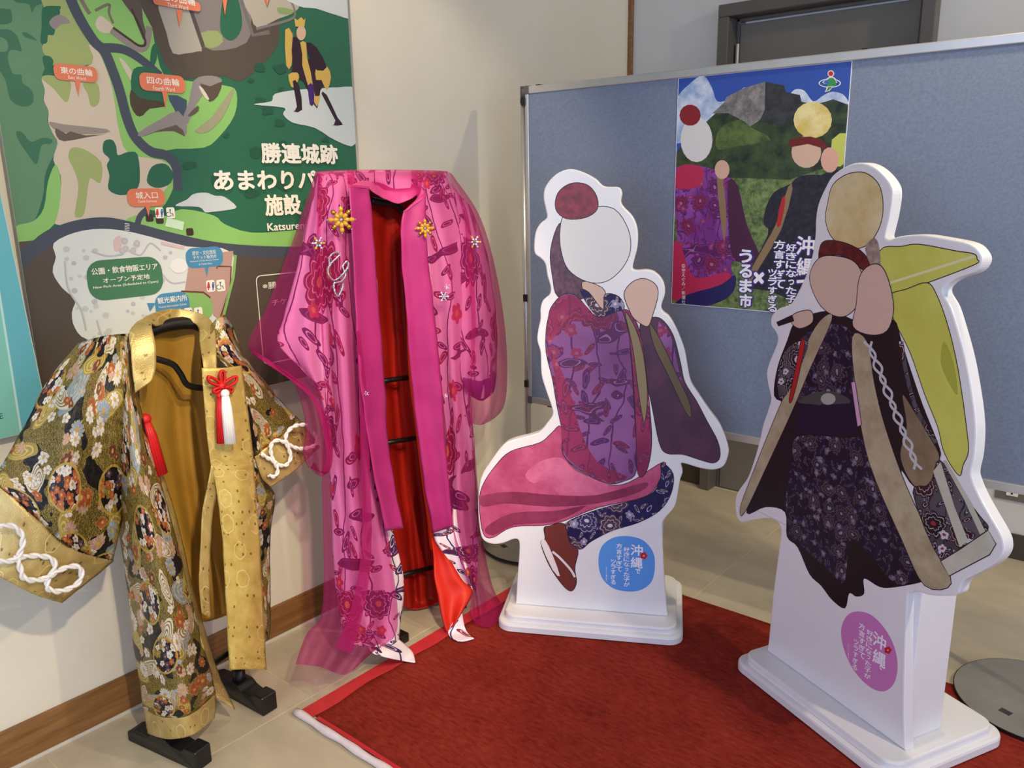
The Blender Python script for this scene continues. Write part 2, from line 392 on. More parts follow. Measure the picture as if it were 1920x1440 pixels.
for u in (.075, 1.2):
    mb = MB(); pbox(mb, u, Z1+.0015, 0, .016, .005, .02); mb.build('clip', M_black, part)
mb = MB(); pbox(mb, .12, Z0-.003, 0, .02, .006, .02); mb.build('clip', M_black, part)

# ---------------------------------------------------------------- flat print: shapes and lettering laid on a board face
_fc = {}
def glyphs(body):
    k = body
    if k not in _fc:
        cu = bpy.data.curves.new('txt', 'FONT'); cu.body = body; cu.size = 1; cu.resolution_u = 3
        o = bpy.data.objects.new('txt', cu); col.objects.link(o)
        dg = bpy.context.evaluated_depsgraph_get(); dg.update()
        me = bpy.data.meshes.new_from_object(o.evaluated_get(dg))
        vs_ = [(v.co.x, v.co.y) for v in me.vertices]; fs = [tuple(p.vertices) for p in me.polygons]
        bpy.data.objects.remove(o); bpy.data.curves.remove(cu); bpy.data.meshes.remove(me)
        _fc[k] = (vs_, fs)
    return _fc[k]
class Print:
    def __init__(s, fr, step=.000025): s.fr = fr; s.mb = MB(); s.mats = []; s.L = 0; s.step = step; s.clip = None
    def mi(s, mat):
        if mat not in s.mats: s.mats.append(mat)
        return s.mats.index(mat)
    def next(s): s.L += 1; return s.L*s.step
    def clipuv(s, pts):
        if not s.clip: return pts
        u0, u1, v0, v1 = s.clip
        for ax, lim, sg in ((0, u0, 1), (0, u1, -1), (1, v0, 1), (1, v1, -1)):
            out = []
            for i in range(len(pts)):
                a, b = pts[i-1], pts[i]; ia, ib = (a[ax]-lim)*sg >= 0, (b[ax]-lim)*sg >= 0
                if ia != ib:
                    t = (lim-a[ax])/(b[ax]-a[ax]); out.append((a[0]+(b[0]-a[0])*t, a[1]+(b[1]-a[1])*t))
                if ib: out.append(b)
            pts = out
            if len(pts) < 3: return []
        return pts
    def poly_uv(s, uv, mat, d=None):
        uv = s.clipuv(uv)
        if len(uv) < 3: return
        d = s.next() if d is None else d
        P = [s.fr.P(u, v, d) for u, v in uv]
        tri = tessellate_polygon([[Vector((u, v, 0)) for u, v in uv]])
        fs = []
        for t in tri:
            a, b, c = [uv[i] for i in t]
            cr_ = (b[0]-a[0])*(c[1]-a[1])-(b[1]-a[1])*(c[0]-a[0])
            fs.append(tuple(t) if cr_ > 0 else (t[0], t[2], t[1]))
        s.mb.add(P, fs, s.mi(mat))
    def shape(s, px, mat, k=4, d=None):
        if k > 1: px = smooth_loop(px, k)
        s.poly_uv([s.fr.uv(*p) for p in px], mat, d)
    def band(s, px, wd, mat, k=5, d=None):
        """a painted line of constant width (metres) along pixel points"""
        pl = [Vector(s.fr.uv(*p)) for p in (smooth_line(px, k) if k > 1 else px)]; n = len(pl); A, B = [], []
        for i, p in enumerate(pl):
            t = (pl[min(i+1, n-1)]-pl[max(i-1, 0)]).normalized(); q = Vector((-t.y, t.x))*wd/2
            A.append(tuple(p+q)); B.append(tuple(p-q))
        d = s.next() if d is None else d
        for i in range(n-1): s.poly_uv([B[i], B[i+1], A[i+1], A[i]], mat, d)
    def rrect(s, p0, p1, mat, rad=.4, d=None, ring=None):
        (u0, v1), (u1, v0) = s.fr.uv(*p0), s.fr.uv(*p1); r = rad*min(u1-u0, v1-v0)
        def loop(q, r):
            L = []
            for cx, cy, a0 in ((u1-q-r, v1-q-r, 0), (u0+q+r, v1-q-r, 90), (u0+q+r, v0+q+r, 180), (u1-q-r, v0+q+r, 270)):
                for k in range(6):
                    a = math.radians(a0+90*k/5); L.append((cx+r*math.cos(a), cy+r*math.sin(a)))
            return L
        if ring:
            a, b = loop(0, r), loop(ring, max(r-ring, .0005)); d = s.next()
            for i in range(len(a)): s.poly_uv([a[i-1], a[i], b[i], b[i-1]], mat, d)
        else: s.poly_uv(loop(0, r), mat, d)
    def text(s, body, p0, p1, mat, bold=.0, d=None, keep=False):
        """lettering stretched into the pixel box p0 (top left) .. p1 (bottom right)"""
        vs_, fs = glyphs(body)
        if not vs_: return
        a0 = min(v[0] for v in vs_); a1 = max(v[0] for v in vs_); b0 = min(v[1] for v in vs_); b1 = max(v[1] for v in vs_)
        (u0, v1), (u1, _) = s.fr.uv(*p0), s.fr.uv(p1[0], p0[1]); v0 = s.fr.uv(p0[0], p1[1])[1]
        sx = (u1-u0)/(a1-a0); sy = (v1-v0)/(b1-b0)
        if keep: sx = sy = min(sx, sy)
        d = s.next() if d is None else d
        offs = [(0, 0)] if bold <= 0 else [(bold*math.cos(k*math.pi/4), bold*math.sin(k*math.pi/4)) for k in range(8)]+[(0, 0)]
        for q, (ox, oy) in enumerate(offs):        # heavier weights: the same glyph set several times, slightly shifted
            P = [s.fr.P(u0+(x-a0+ox)*sx, v0+(y-b0+oy)*sy, d+q*1.5e-6) for x, y in vs_]
            s.mb.add(P, fs, s.mi(mat))
    def column(s, body, x, y0, y1, wpx, mat, bold=0.0, slant=0.0):
        """vertical Japanese lettering: one glyph per cell, top to bottom"""
        n = len(body); d = s.next()
        for i, ch in enumerate(body):
            h = (y1-y0)/n; ya = y0+h*i; kx = x+slant*(ya-y0); q = .08
            small = ch in 'っッ'
            if small: s.text(ch, (kx-wpx*.28, ya+h*.25), (kx+wpx*.28, ya+h*.85), mat, bold, d)
            else: s.text(ch, (kx-wpx/2, ya+h*q), (kx+wpx/2, ya+h*(1-q)), mat, bold, d)
    def ell(s, c, rx, ry, mat, n=20, d=None):
        s.shape([(c[0]+rx*math.cos(2*math.pi*k/n), c[1]+ry*math.sin(2*math.pi*k/n)) for k in range(n)], mat, 1, d)
    def build(s, name, parent, label=None): return s.mb.build(name, s.mats, parent, label=label)

def ink(c, rough=.45): return plain(c, rough, 0, .35)
# ---------------------------------------------------------------- map panel on the left wall
MF = Frame((.022, 0, 0), (0, 1, 0))
mapp = thing('map_panel', 'large green illustrated site map panel on the cream wall', 'sign', (.011, 1.28, .86))
mb = MB(); mb.box((.0115, (.765+1.815)/2, (.86+2.45)/2), (.021, 1.05, 1.59)); mb.build('board', plain((170, 172, 172), .45), mapp, bevel=.0015)
p = Print(MF); p.clip = (.766, 1.8135, .861, 2.448)
G_dark, G_mid, G_lite, G_olive, G_left = ink((48, 104, 78)), ink((40, 86, 64)), ink((140, 192, 106)), ink((158, 172, 108)), ink((98, 140, 104))
SAND, ROAD, BROWN, GREYW, CLOUD = ink((206, 192, 170)), ink((74, 80, 92)), ink((88, 78, 68)), ink((144, 136, 134)), ink((200, 208, 206))
p.poly_uv([(.76, .4), (1.83, .4), (1.83, 2.5), (.76, 2.5)], G_dark)
p.shape([(-40, -60), (84, -60), (80, 0), (80, 20), (78, 50), (76, 75), (80, 88), (84, 110), (84, 128), (79, 142), (84, 168), (81, 186), (91, 208), (88, 226), (100, 250), (108, 268), (106, 285), (95, 302), (84, 330), (80, 370), (60, 420), (20, 440), (-60, 440)], G_left, 3)
for q in ([(-5, 18), (15, 17), (21, 20), (21, 42), (-5, 44)], [(-5, 57), (15, 55), (30, 65), (37, 80), (40, 96), (30, 94), (18, 95), (15, 112), (24, 138), (40, 140), (42, 155), (60, 170), (62, 192), (45, 200), (20, 188), (10, 150), (-5, 125), (-5, 100), (14, 95), (12, 75), (-5, 67)],
          [(30, 248), (42, 248), (58, 266), (80, 258), (98, 262), (94, 270), (78, 272), (72, 300), (66, 308), (54, 292), (44, 278), (36, 266)], [(26, -10), (80, -10), (80, 6), (66, 12), (60, 24), (54, 8), (30, 4)], [(42, 61), (52, 62), (70, 76), (60, 74), (46, 69)]):
    p.shape(q, ink((62, 112, 84)), 3)
p.shape([(80, -30), (128, -30), (130, 0), (150, 46), (166, 84), (174, 120), (98, 122), (85, 105), (79, 88), (90, 66), (105, 45), (112, 16), (82, 14)], G_olive, 3)
p.shape([(80, 15), (106, 11), (114, 13), (110, 22), (98, 36), (94, 48), (103, 54), (100, 66), (90, 66), (88, 80), (76, 80), (78, 50)], G_dark, 3)
p.shape([(92, 42), (105, 29), (120, 30), (132, 43), (115, 46), (103, 55)], GREYW, 3)
p.shape([(128, -30), (272, -30), (285, 50), (292, 90), (306, 138), (340, 150), (420, 160), (443, 172), (440, 215), (412, 255), (382, 277), (312, 282), (332, 315), (325, 352), (300, 392), (262, 380), (230, 290), (205, 180), (166, 84), (145, 40)], G_lite, 3)
p.shape([(166, 84), (186, 100), (206, 150), (216, 200), (222, 240), (240, 287), (300, 300), (322, 318), (316, 345), (296, 372), (250, 412), (180, 422), (103, 420), (112, 372), (114, 330), (100, 300), (108, 268), (100, 252), (90, 228), (91, 208), (82, 188), (84, 168), (78, 147), (95, 144), (172, 120)], SAND, 3)
p.shape([(104, 308), (113, 332), (113, 372), (102, 420), (70, 444), (36, 482), (26, 428), (62, 415), (82, 390), (90, 340)], G_lite, 3)
for q in ([(78, 147), (92, 141), (130, 150), (131, 176), (123, 192), (100, 166)], [(155, 156), (182, 156), (187, 185), (180, 199), (170, 198), (164, 176)], [(135, 277), (160, 281), (190, 305), (188, 343), (170, 334), (165, 350), (158, 400), (145, 408), (140, 400), (147, 350), (139, 320), (128, 295)]):
    p.shape(q, G_olive, 3)
for q in ([(195, 265), (210, 262), (218, 275), (221, 291), (240, 285), (258, 290), (262, 340), (250, 360), (225, 366), (203, 355), (205, 330), (200, 310), (205, 298), (193, 285)], [(275, 338), (285, 312), (310, 307), (324, 325), (320, 343), (302, 352), (285, 350)], [(80, 106), (94, 106), (100, 116), (94, 128), (84, 128)], [(284, 90), (292, 82), (294, 108), (288, 124), (281, 120)]):
    p.shape(q, G_dark, 3)
p.shape([(92, 228), (118, 233), (200, 242), (198, 250), (150, 252), (126, 250), (100, 242)], ink((150, 140, 128)), 2)
p.shape([(104, 240), (124, 251), (132, 246), (160, 254), (198, 251), (160, 258), (120, 265), (106, 256)], ink((102, 90, 78)), 2)
# rocky slope and the wards at the top
p.shape([(262, -40), (480, -40), (520, 20), (522, 78), (500, 112), (452, 152), (420, 142), (380, 146), (340, 146), (318, 132), (303, 105), (285, 52)], BROWN, 3)
p.shape([(292, -20), (352, -20), (378, 84), (372, 96), (348, 100), (324, 100), (312, 62)], ink((172, 166, 152)), 2)
p.shape([(350, -20), (460, -20), (470, 46), (462, 80), (420, 94), (382, 88), (366, 40)], ink((132, 124, 122)), 2)
p.shape([(376, 62), (408, 58), (418, 78), (400, 90), (384, 86)], ink((150, 164, 108)), 2)
p.band([(356, 14), (381, 88)], .012, ink((84, 78, 76)), 1)
p.shape([(412, 42), (420, -6), (440, -14), (452, 22), (452, 56), (436, 76), (418, 68)], G_dark, 3)
p.shape([(452, -20), (560, -20), (558, 18), (520, 36), (482, 52), (470, 30)], ink((178, 170, 154)), 2)
p.band([(452, 0), (474, 66), (505, 60)], .012, ink((118, 110, 108)), 1)
p.shape([(520, 14), (548, 18), (546, 27), (524, 26)], ink((136, 158, 104)), 2)
p.band([(545, 2), (552, 20), (545, 36), (480, 54)], .007, ink((126, 118, 116)))
p.shape([(504, -30), (670, -30), (670, 34), (630, 28), (592, 16), (556, 10)], CLOUD, 3)
p.shape([(228, 0), (240, -10), (262, -5), (268, 40), (276, 70), (268, 74), (250, 30)], ink((96, 84, 76)), 2)
p.shape([(186, 30), (196, 34), (212, 50), (206, 62), (188, 60), (178, 46)], SAND, 2)
p.band([(150, -4), (160, 14), (168, 26)], .010, ink((128, 116, 108)))
p.band([(178, 20), (204, 8), (204, 24), (212, 44)], .006, ink((122, 114, 96)))
p.band([(208, 56), (236, 78), (260, 92), (274, 84), (280, 50)], .016, ink((146, 134, 128)))
p.band([(212, 52), (240, 72), (262, 86), (272, 76), (246, 16)], .006, ink((70, 58, 50)))
# roads
p.band([(128, -20), (133, 0), (150, 36), (175, 76), (195, 96), (210, 130), (224, 170), (238, 222), (254, 258), (282, 284), (312, 292), (330, 314), (333, 356)], .026, ROAD)
p.band([(193, 90), (228, 92), (262, 110), (300, 142)], .022, ROAD)
p.shape([(222, 108), (236, 118), (250, 142), (244, 150)], SAND, 2)
# fourth ward
p.shape([(250, 130), (276, 126), (300, 140), (310, 182), (300, 200), (266, 196), (246, 168)], G_dark, 3)
p.shape([(245, 168), (262, 184), (300, 190), (308, 200), (280, 204), (268, 216), (256, 217), (244, 196)], ink((78, 68, 52)), 2)
p.shape([(315, 178), (350, 188), (342, 230), (326, 204)], ink((70, 84, 104)), 2)
p.shape([(260, 248), (300, 224), (334, 208), (350, 236), (346, 256), (330, 234), (268, 256)], GREYW, 2)
p.shape([(268, 256), (330, 234), (346, 256), (326, 246), (290, 248)], ink((100, 86, 76)), 2)
p.shape([(362, 152), (384, 142), (408, 144), (416, 154), (392, 164), (366, 198), (352, 232), (340, 228), (354, 190)], GREYW, 2)
p.shape([(374, 156), (394, 162), (416, 153), (408, 180), (392, 191), (384, 172)], ink((92, 78, 66)), 2)
p.shape([(352, 216), (370, 198), (372, 208), (358, 218)], ink((100, 86, 76)), 2)
p.shape([(372, 162), (380, 166), (392, 186), (384, 184)], ink((216, 204, 186)), 2)
p.shape([(432, 170), (438, 173), (416, 222), (388, 248), (364, 246), (396, 220)], ink((158, 156, 124)), 2)
random.seed(11)
for k in range(26):
    x, y = random.uniform(345, 640), random.uniform(120, 420)
    if x+y*.55 < 520 or y > 430: continue
    r = random.uniform(6, 15)
    p.shape([(x+r*random.uniform(.5, 1.2)*math.cos(a*.785), y+r*random.uniform(.4, .9)*math.sin(a*.785)) for a in range(8)], ink((42, 88, 66)), 2)
p.shape([(475, 196), (508, 190), (515, 176), (560, 168), (600, 166), (632, 164), (668, 172), (668, 268), (630, 264), (590, 240), (548, 230), (530, 214), (532, 202)], CLOUD, 3)
p.shape([(328, 386), (350, 374), (362, 364), (385, 361), (402, 367), (420, 369), (443, 388), (424, 394), (398, 397), (384, 398), (372, 388)], CLOUD, 3)
# plain robed figure in the same colours on the cloud (no face)
F_b, F_g, F_p = ink((52, 34, 46)), ink((206, 172, 88)), ink((70, 40, 110))
p.shape([(548, 120), (570, 112), (596, 112), (612, 128), (612, 150), (600, 170), (594, 204), (580, 180), (568, 152), (552, 150), (546, 162)], F_b, 2)
p.shape([(540, 140), (556, 136), (560, 146), (552, 162), (545, 162)], F_g, 2)
p.shape([(548, 152), (560, 160), (566, 206), (549, 209), (556, 200)], F_b, 2)
p.shape([(602, 176), (612, 178), (632, 220), (642, 234), (622, 235), (628, 226)], F_b, 2)
p.shape([(592, 126), (612, 124), (620, 145), (612, 170), (602, 150), (592, 150)], F_g, 2)
p.shape([(562, 80), (573, 80), (575, 108), (582, 136), (590, 180), (600, 178), (593, 200), (580, 170), (568, 130), (562, 104)], F_g, 2)
p.shape([(534, 56), (548, 64), (546, 122), (536, 123)], F_g, 2)
p.shape([(548, 70), (562, 80), (566, 122), (548, 122)], F_b, 2)
p.shape([(574, 80), (592, 88), (612, 126), (594, 132), (580, 112)], F_b, 2)
p.shape([(577, 160), (587, 160), (588, 194), (580, 196)], F_p, 2)
p.ell((564, 62), 9, 14, ink((206, 176, 146)), 14)
p.shape([(551, 34), (557, 38), (564, 32), (569, 38), (572, 34), (570, 50), (553, 50)], F_g, 1)
# lower band, brown site, pale park
p.shape([(252, 404), (300, 408), (340, 392), (400, 404), (420, 420), (470, 436), (545, 432), (700, 420), (700, 480), (420, 466), (330, 446), (236, 424)], G_lite, 3)
p.shape([(20, 505), (82, 452), (132, 428), (190, 421), (240, 428), (330, 452), (420, 470), (560, 474), (720, 470), (760, 960), (60, 1000)], BROWN, 3)
p.band([(18, 505), (80, 455), (130, 430), (190, 420), (240, 427), (330, 450), (420, 467), (550, 473), (720, 468)], .034, ROAD)
p.band([(256, 424), (262, 406), (276, 392)], .016, ROAD)
for k in range(5): p.band([(233, 419+k*3), (242, 420+k*3)], .0018, ink((214, 214, 214)), 1)
p.shape([(100, 456), (140, 436), (190, 429), (250, 436), (350, 462), (436, 474), (424, 560), (396, 650), (300, 680), (170, 640), (140, 615), (134, 586), (140, 562), (116, 540), (98, 510), (104, 482)], ink((218, 222, 214)), 3)
PK1, PK2, PK3 = ink((196, 200, 192)), ink((214, 190, 184)), ink((188, 186, 190))
for k in range(60):
    x, y = random.uniform(112, 345), random.uniform(448, 640)
    if x+abs(y-520)*.4 < 130 or (y > 590 and x < 160) or y < 470-(x-100)*.2 or y-450 < (x-250)*.26: continue
    r = random.uniform(3, 7)
    p.ell((x, y), r, r*.9, random.choice([PK1, PK1, PK3]), 8)
for q in ([(120, 490), (126, 540), (150, 580), (160, 620)], [(180, 600), (196, 640), (230, 640)], [(240, 470), (262, 478), (280, 456), (300, 470)], [(300, 510), (320, 530), (346, 528)], [(170, 470), (200, 480), (230, 476)]): p.band(q, .004, PK3)
p.shape([(212, 450), (224, 442), (226, 466), (214, 470)], PK2, 3)
for q in ((233, 452), (234, 466), (228, 470), (255, 456), (248, 470)): p.ell(q, 6, 6, PK3, 12); p.ell(q, 3, 3, PK2, 10)
p.shape([(300, 452), (345, 462), (344, 468), (300, 458)], PK2, 1)
p.ell((334, 498), 16, 14, ink((232, 232, 228)), 18)
p.shape([(345, 545), (352, 500), (356, 480), (436, 470), (432, 500), (430, 540), (412, 600), (398, 590), (394, 560)], ink((186, 150, 138)), 1)
p.shape([(320, 600), (340, 548), (372, 548), (392, 560), (398, 580), (384, 600)], ink((138, 184, 104)), 2)
p.band([(338, 546), (380, 548), (393, 558)], .005, ink((110, 66, 52)), 1)
p.band([(405, 504), (406, 499), (432, 500), (430, 540), (410, 600)], .005, ink((110, 66, 52)), 1)
p.band([(440, 478), (436, 520), (418, 590)], .009, ink((136, 184, 100)), 1)
for x, y, wdt in ((271, 402, 16), (290, 406, 16), (347, 428, 15)): p.rrect((x, y), (x+wdt, y+13), ink((66, 54, 48)), .25)
p.shape([(312, 408), (344, 416), (341, 432), (308, 424)], ink((206, 232, 196)), 1)
# label tags
OR, GN, BL, WH = ink((222, 126, 92)), ink((72, 124, 88)), ink((78, 140, 176)), ink((242, 236, 220))
def tagbox(p0, p1, mat, tip=None, base=None):
    p.rrect(p0, p1, mat, .38)
    if tip: p.shape([base[0], base[1], tip], mat, 1)
tagbox((97, 118), (183, 156), OR, (146, 182), ((139, 152), (149, 152)))
tagbox((258, 135), (347, 176), OR, (309, 206), ((302, 172), (312, 172)))
tagbox((284, -10), (375, 23), OR, (335, 52), ((329, 19), (340, 19)))
tagbox((235, 354), (309, 386), OR, (277, 406), ((270, 383), (281, 383)))
p.shape([(415, -4), (425, -4), (420, 30)], OR, 1); p.shape([(494, -4), (504, -4), (499, 12)], OR, 1)
tagbox((157, 490), (307, 550), GN)
tagbox((345, 466), (418, 498), BL, (386, 519), ((380, 494), (391, 494)))
tagbox((287, 552), (356, 590), BL)
p.shape([(274, 568), (290, 568), (280, 584)], BL, 1)
p.text('東の曲輪', (111, 125), (170, 138), WH, .01); p.text('East Ward', (126, 142), (158, 148), WH)
p.text('四の曲輪', (273, 143), (333, 157), WH, .01); p.text('Fourth Ward', (285, 161), (325, 169), WH)
p.text('三の曲輪', (300, -18), (362, 1), WH, .01); p.text('Third Ward', (311, 5), (350, 13), WH)
p.text('城入口', (252, 360), (293, 373), WH, .01); p.text('Castle Entrance', (257, 375), (292, 380), WH)
p.text('公園・飲食物販エリア', (169, 503), (294, 516), WH, .015); p.text('オープン予定地', (191, 521), (279, 531), WH, .012)
p.text('New Park Area (Scheduled to Open)', (173, 537), (296, 543), WH, .008)
p.text('歴史・文化施設', (358, 471), (403, 479), WH); p.text('チケット販売所', (360, 480), (404, 487), WH)
p.text('Katsuren Castle History Center', (355, 489), (409, 492.5), WH); p.text('& Ticket Sales', (371, 494), (396, 497), WH)
p.text('観光案内所', (293, 558), (349, 570), WH, .008); p.text('Tourist Information Center', (295, 574), (349, 578), WH)
p.text('勝連城跡', (487, 268), (629, 305), WH, .035); p.text('あまわりパーク', (398, 320), (654, 356), WH, .035); p.text('施設', (494, 366), (560, 404), WH, .035)
p.text('Katsuren', (499, 419), (568, 433), WH, .02)
p.rrect((477, 517), (700, 642), WH, .06, ring=.003); p.text('※勝', (490, 530), (516, 543), WH, .005); p.text('チケ', (508, 562), (536, 573), WH, .005)
def wc(x, y):
    p.rrect((x, y), (x+18, y+20), WH, .2); p.shape([(x+3, y+6), (x+7, y+6), (x+8, y+14), (x+2, y+14)], ink((196, 60, 66)), 1); p.ell((x+5, y+4.5), 1.8, 1.8, ink((196, 60, 66)), 10); p.shape([(x+4, y+13), (x+6, y+13), (x+6, y+18), (x+4, y+18)], ink((196, 60, 66)), 1)
    p.shape([(x+11, y+6.5), (x+16, y+6.5), (x+15, y+14), (x+12, y+14)], ink((54, 96, 160)), 1); p.ell((x+13.5, y+4.5), 1.8, 1.8, ink((54, 96, 160)), 10); p.shape([(x+12.5, y+13), (x+14.5, y+13), (x+14.5, y+18), (x+12.5, y+18)], ink((54, 96, 160)), 1)
def wheel(x, y):
    k = ink((64, 112, 88)); p.rrect((x, y), (x+18, y+20), WH, .2); p.ell((x+8, y+4.5), 1.7, 1.7, k, 10)
    p.band([(x+8, y+6), (x+8, y+11), (x+12, y+11), (x+14, y+16)], .0028, k, 1)
    p.band([(x+6.5+4.5*math.cos(a*.5+.2)-1, y+13+4.2*math.sin(a*.5+.2)) for a in range(10)], .002, k, 1)
wc(288, 389); wheel(309, 389); wc(384, 526); wheel(403, 525); wc(342, 578); wheel(361, 577)
p.shape([(335, 578), (342, 582), (338, 590), (328, 588)], ink((236, 224, 96)), 1)
p.build('printed_map', mapp)

# turquoise board at the far left
TF = Frame((.047, 0, 0), (0, 1, 0))
tq = thing('turquoise_panel', 'turquoise sign board partly seen at the left edge', 'sign', (.03, .62, .8))
e0, e1, e2, e3 = [TF.uv(*q) for q in ((-160, 860), (36, 815), (80, 732), (0, 354))]
edge_bot = e1
TOPV = 2.05
sl = (e3[0]-e2[0])/(e3[1]-e2[1])
ut = e3[0]+(TOPV-e3[1])*sl; ub = e2[0]+(e1[1]-e2[1])*sl
outl = [(.30, e1[1]), (ub, e1[1]), (ut, TOPV), (.30, TOPV)]
mb = MB(); vs_ = [TF.P(u, v, 0) for u, v in outl]+[TF.P(u, v, -.022) for u, v in outl]
mb.add(vs_, [(0, 1, 2, 3), (7, 6, 5, 4), (0, 4, 5, 1), (1, 5, 6, 2), (2, 6, 7, 3), (3, 7, 4, 0)]); mb.build('board', plain((196, 204, 190), .5), tq)
p = Print(TF); p.clip = (.301, 2, e1[1]+.001, TOPV)
p.poly_uv([(.2, e1[1]), (ub-.002, e1[1]), (ut-.002, TOPV), (.2, TOPV)], ink((104, 182, 190)))
a, b = TF.uv(40, 815), TF.uv(0, 562); s2 = (b[0]-a[0])/(b[1]-a[1])
def at(v, o=0): return a[0]+(v-a[1])*s2+o
p.poly_uv([(.2, e1[1]), (at(e1[1]), e1[1]), (at(TOPV), TOPV), (.2, TOPV)], ink((132, 200, 182)))
p.poly_uv([(at(e1[1], -.002), e1[1]), (at(e1[1], .003), e1[1]), (at(TOPV, .003), TOPV), (at(TOPV, -.002), TOPV)], ink((190, 226, 216)))
p.text('E', (-2, 776), (5, 786), ink((40, 70, 66)))
p.build('printed_face', tq)

# ---------------------------------------------------------------- fabric and print materials
def bingata(name, base1, base2, cols, use_uv=True, scale=1.0, rough=.6, plane=None, sparse=0.0, waves=False):
    """cotton print: big scalloped flowers, leaves, small blossoms and vines over a soft two-tone ground"""
    t = NT(name, rough, 0, .25)
    v = t.uv() if use_uv else t.coord()
    if plane:   # put a vertical print into 2D: x along the board, y up
        sp = t.new('ShaderNodeSeparateXYZ'); t.set(sp.inputs[0], v); cb = t.new('ShaderNodeCombineXYZ')
        t.set(cb.inputs[0], t.math('ADD', t.math('MULTIPLY', sp.outputs[0], plane[0]), t.math('MULTIPLY', sp.outputs[1], plane[1]))); t.set(cb.inputs[1], sp.outputs[2]); v = cb.outputs[0]
    nz = t.new('ShaderNodeTexNoise'); t.set(nz.inputs['Vector'], v); nz.inputs['Scale'].default_value = 9*scale; nz.inputs['Detail'].default_value = 2
    wv = t.vmath('ADD', v, t.vmath('SCALE', t.vmath('SUBTRACT', nz.outputs[1], (.5, .5, .5)), scale=.03))
    c = t.ramp(t.noise(v, 4*scale, 2), [(.35, L4(base1)), (.65, L4(base2))])
    # vines
    wvn = t.new('ShaderNodeTexWave'); t.set(wvn.inputs['Vector'], wv); wvn.inputs['Scale'].default_value = 3.2*scale; wvn.inputs['Distortion'].default_value = 5; wvn.inputs['Detail'].default_value = 1
    c = t.mix(t.math('GREATER_THAN', wvn.outputs[0], .985+.012*min(sparse*2, 1)), c, L4(cols[2]))
    if waves:   # long dark plum wave bands with a lighter inner line
        wn = t.noise(t.vmath('MULTIPLY', wv, (5.5, 15, 1)), 1, 1.2, .4)
        c = t.mix(t.math('GREATER_THAN', wn, .635), c, L4(cols[0]))
        c = t.mix(t.math('LESS_THAN', t.math('ABSOLUTE', t.math('SUBTRACT', wn, .675)), .004), c, L4((150, 110, 160)))
    # leaves, two directions
    for sc, seed, ci in ((13, 3.1, 1), (11, 9.3, 2), (15, 21.7, 0)):
        mk, ra, sc_, ln, pet = t.flower(wv, sc*scale, 2, .42, seed, .9, .78)
        keep = t.math('MULTIPLY', mk, t.math('GREATER_THAN', sc_.outputs[1], .35+sparse))
        vein = t.math('LESS_THAN', t.math('ABSOLUTE', t.math('SUBTRACT', ra, .55)), .08)
        lc = t.mix(vein, L4(cols[ci]), L4(cols[3]))
        c = t.mix(keep, c, lc)
    # big scalloped flowers
    mk, ra, sc_, ln, pet = t.flower(wv, 6.2*scale, 9, .46, 5.5, .75, .22)
    keep = t.math('MULTIPLY', mk, t.math('GREATER_THAN', sc_.outputs[1], .45+sparse))
    fc = t.mix(t.math('GREATER_THAN', sc_.outputs[2], .5), L4(cols[0]), L4(cols[1]))
    ringm = t.math('LESS_THAN', t.math('ABSOLUTE', t.math('SUBTRACT', t.math('FRACT', t.math('MULTIPLY', ra, 3)), .5)), .08)
    fc = t.mix(ringm, fc, L4(cols[3])); fc = t.mix(t.math('LESS_THAN', ra, .2), fc, L4(cols[4]))
    c = t.mix(keep, c, fc)
    # blossoms
    mk, ra, sc_, ln, pet = t.flower(wv, 10*scale, 5, .26, 14.2, .95, .35)
    keep = t.math('MULTIPLY', mk, t.math('GREATER_THAN', sc_.outputs[1], min(.55+sparse, .85)))
    c = t.mix(keep, c, t.mix(t.math('LESS_THAN', ra, .35), L4(cols[5]), L4(cols[4])))
    t.color(c); return t.m
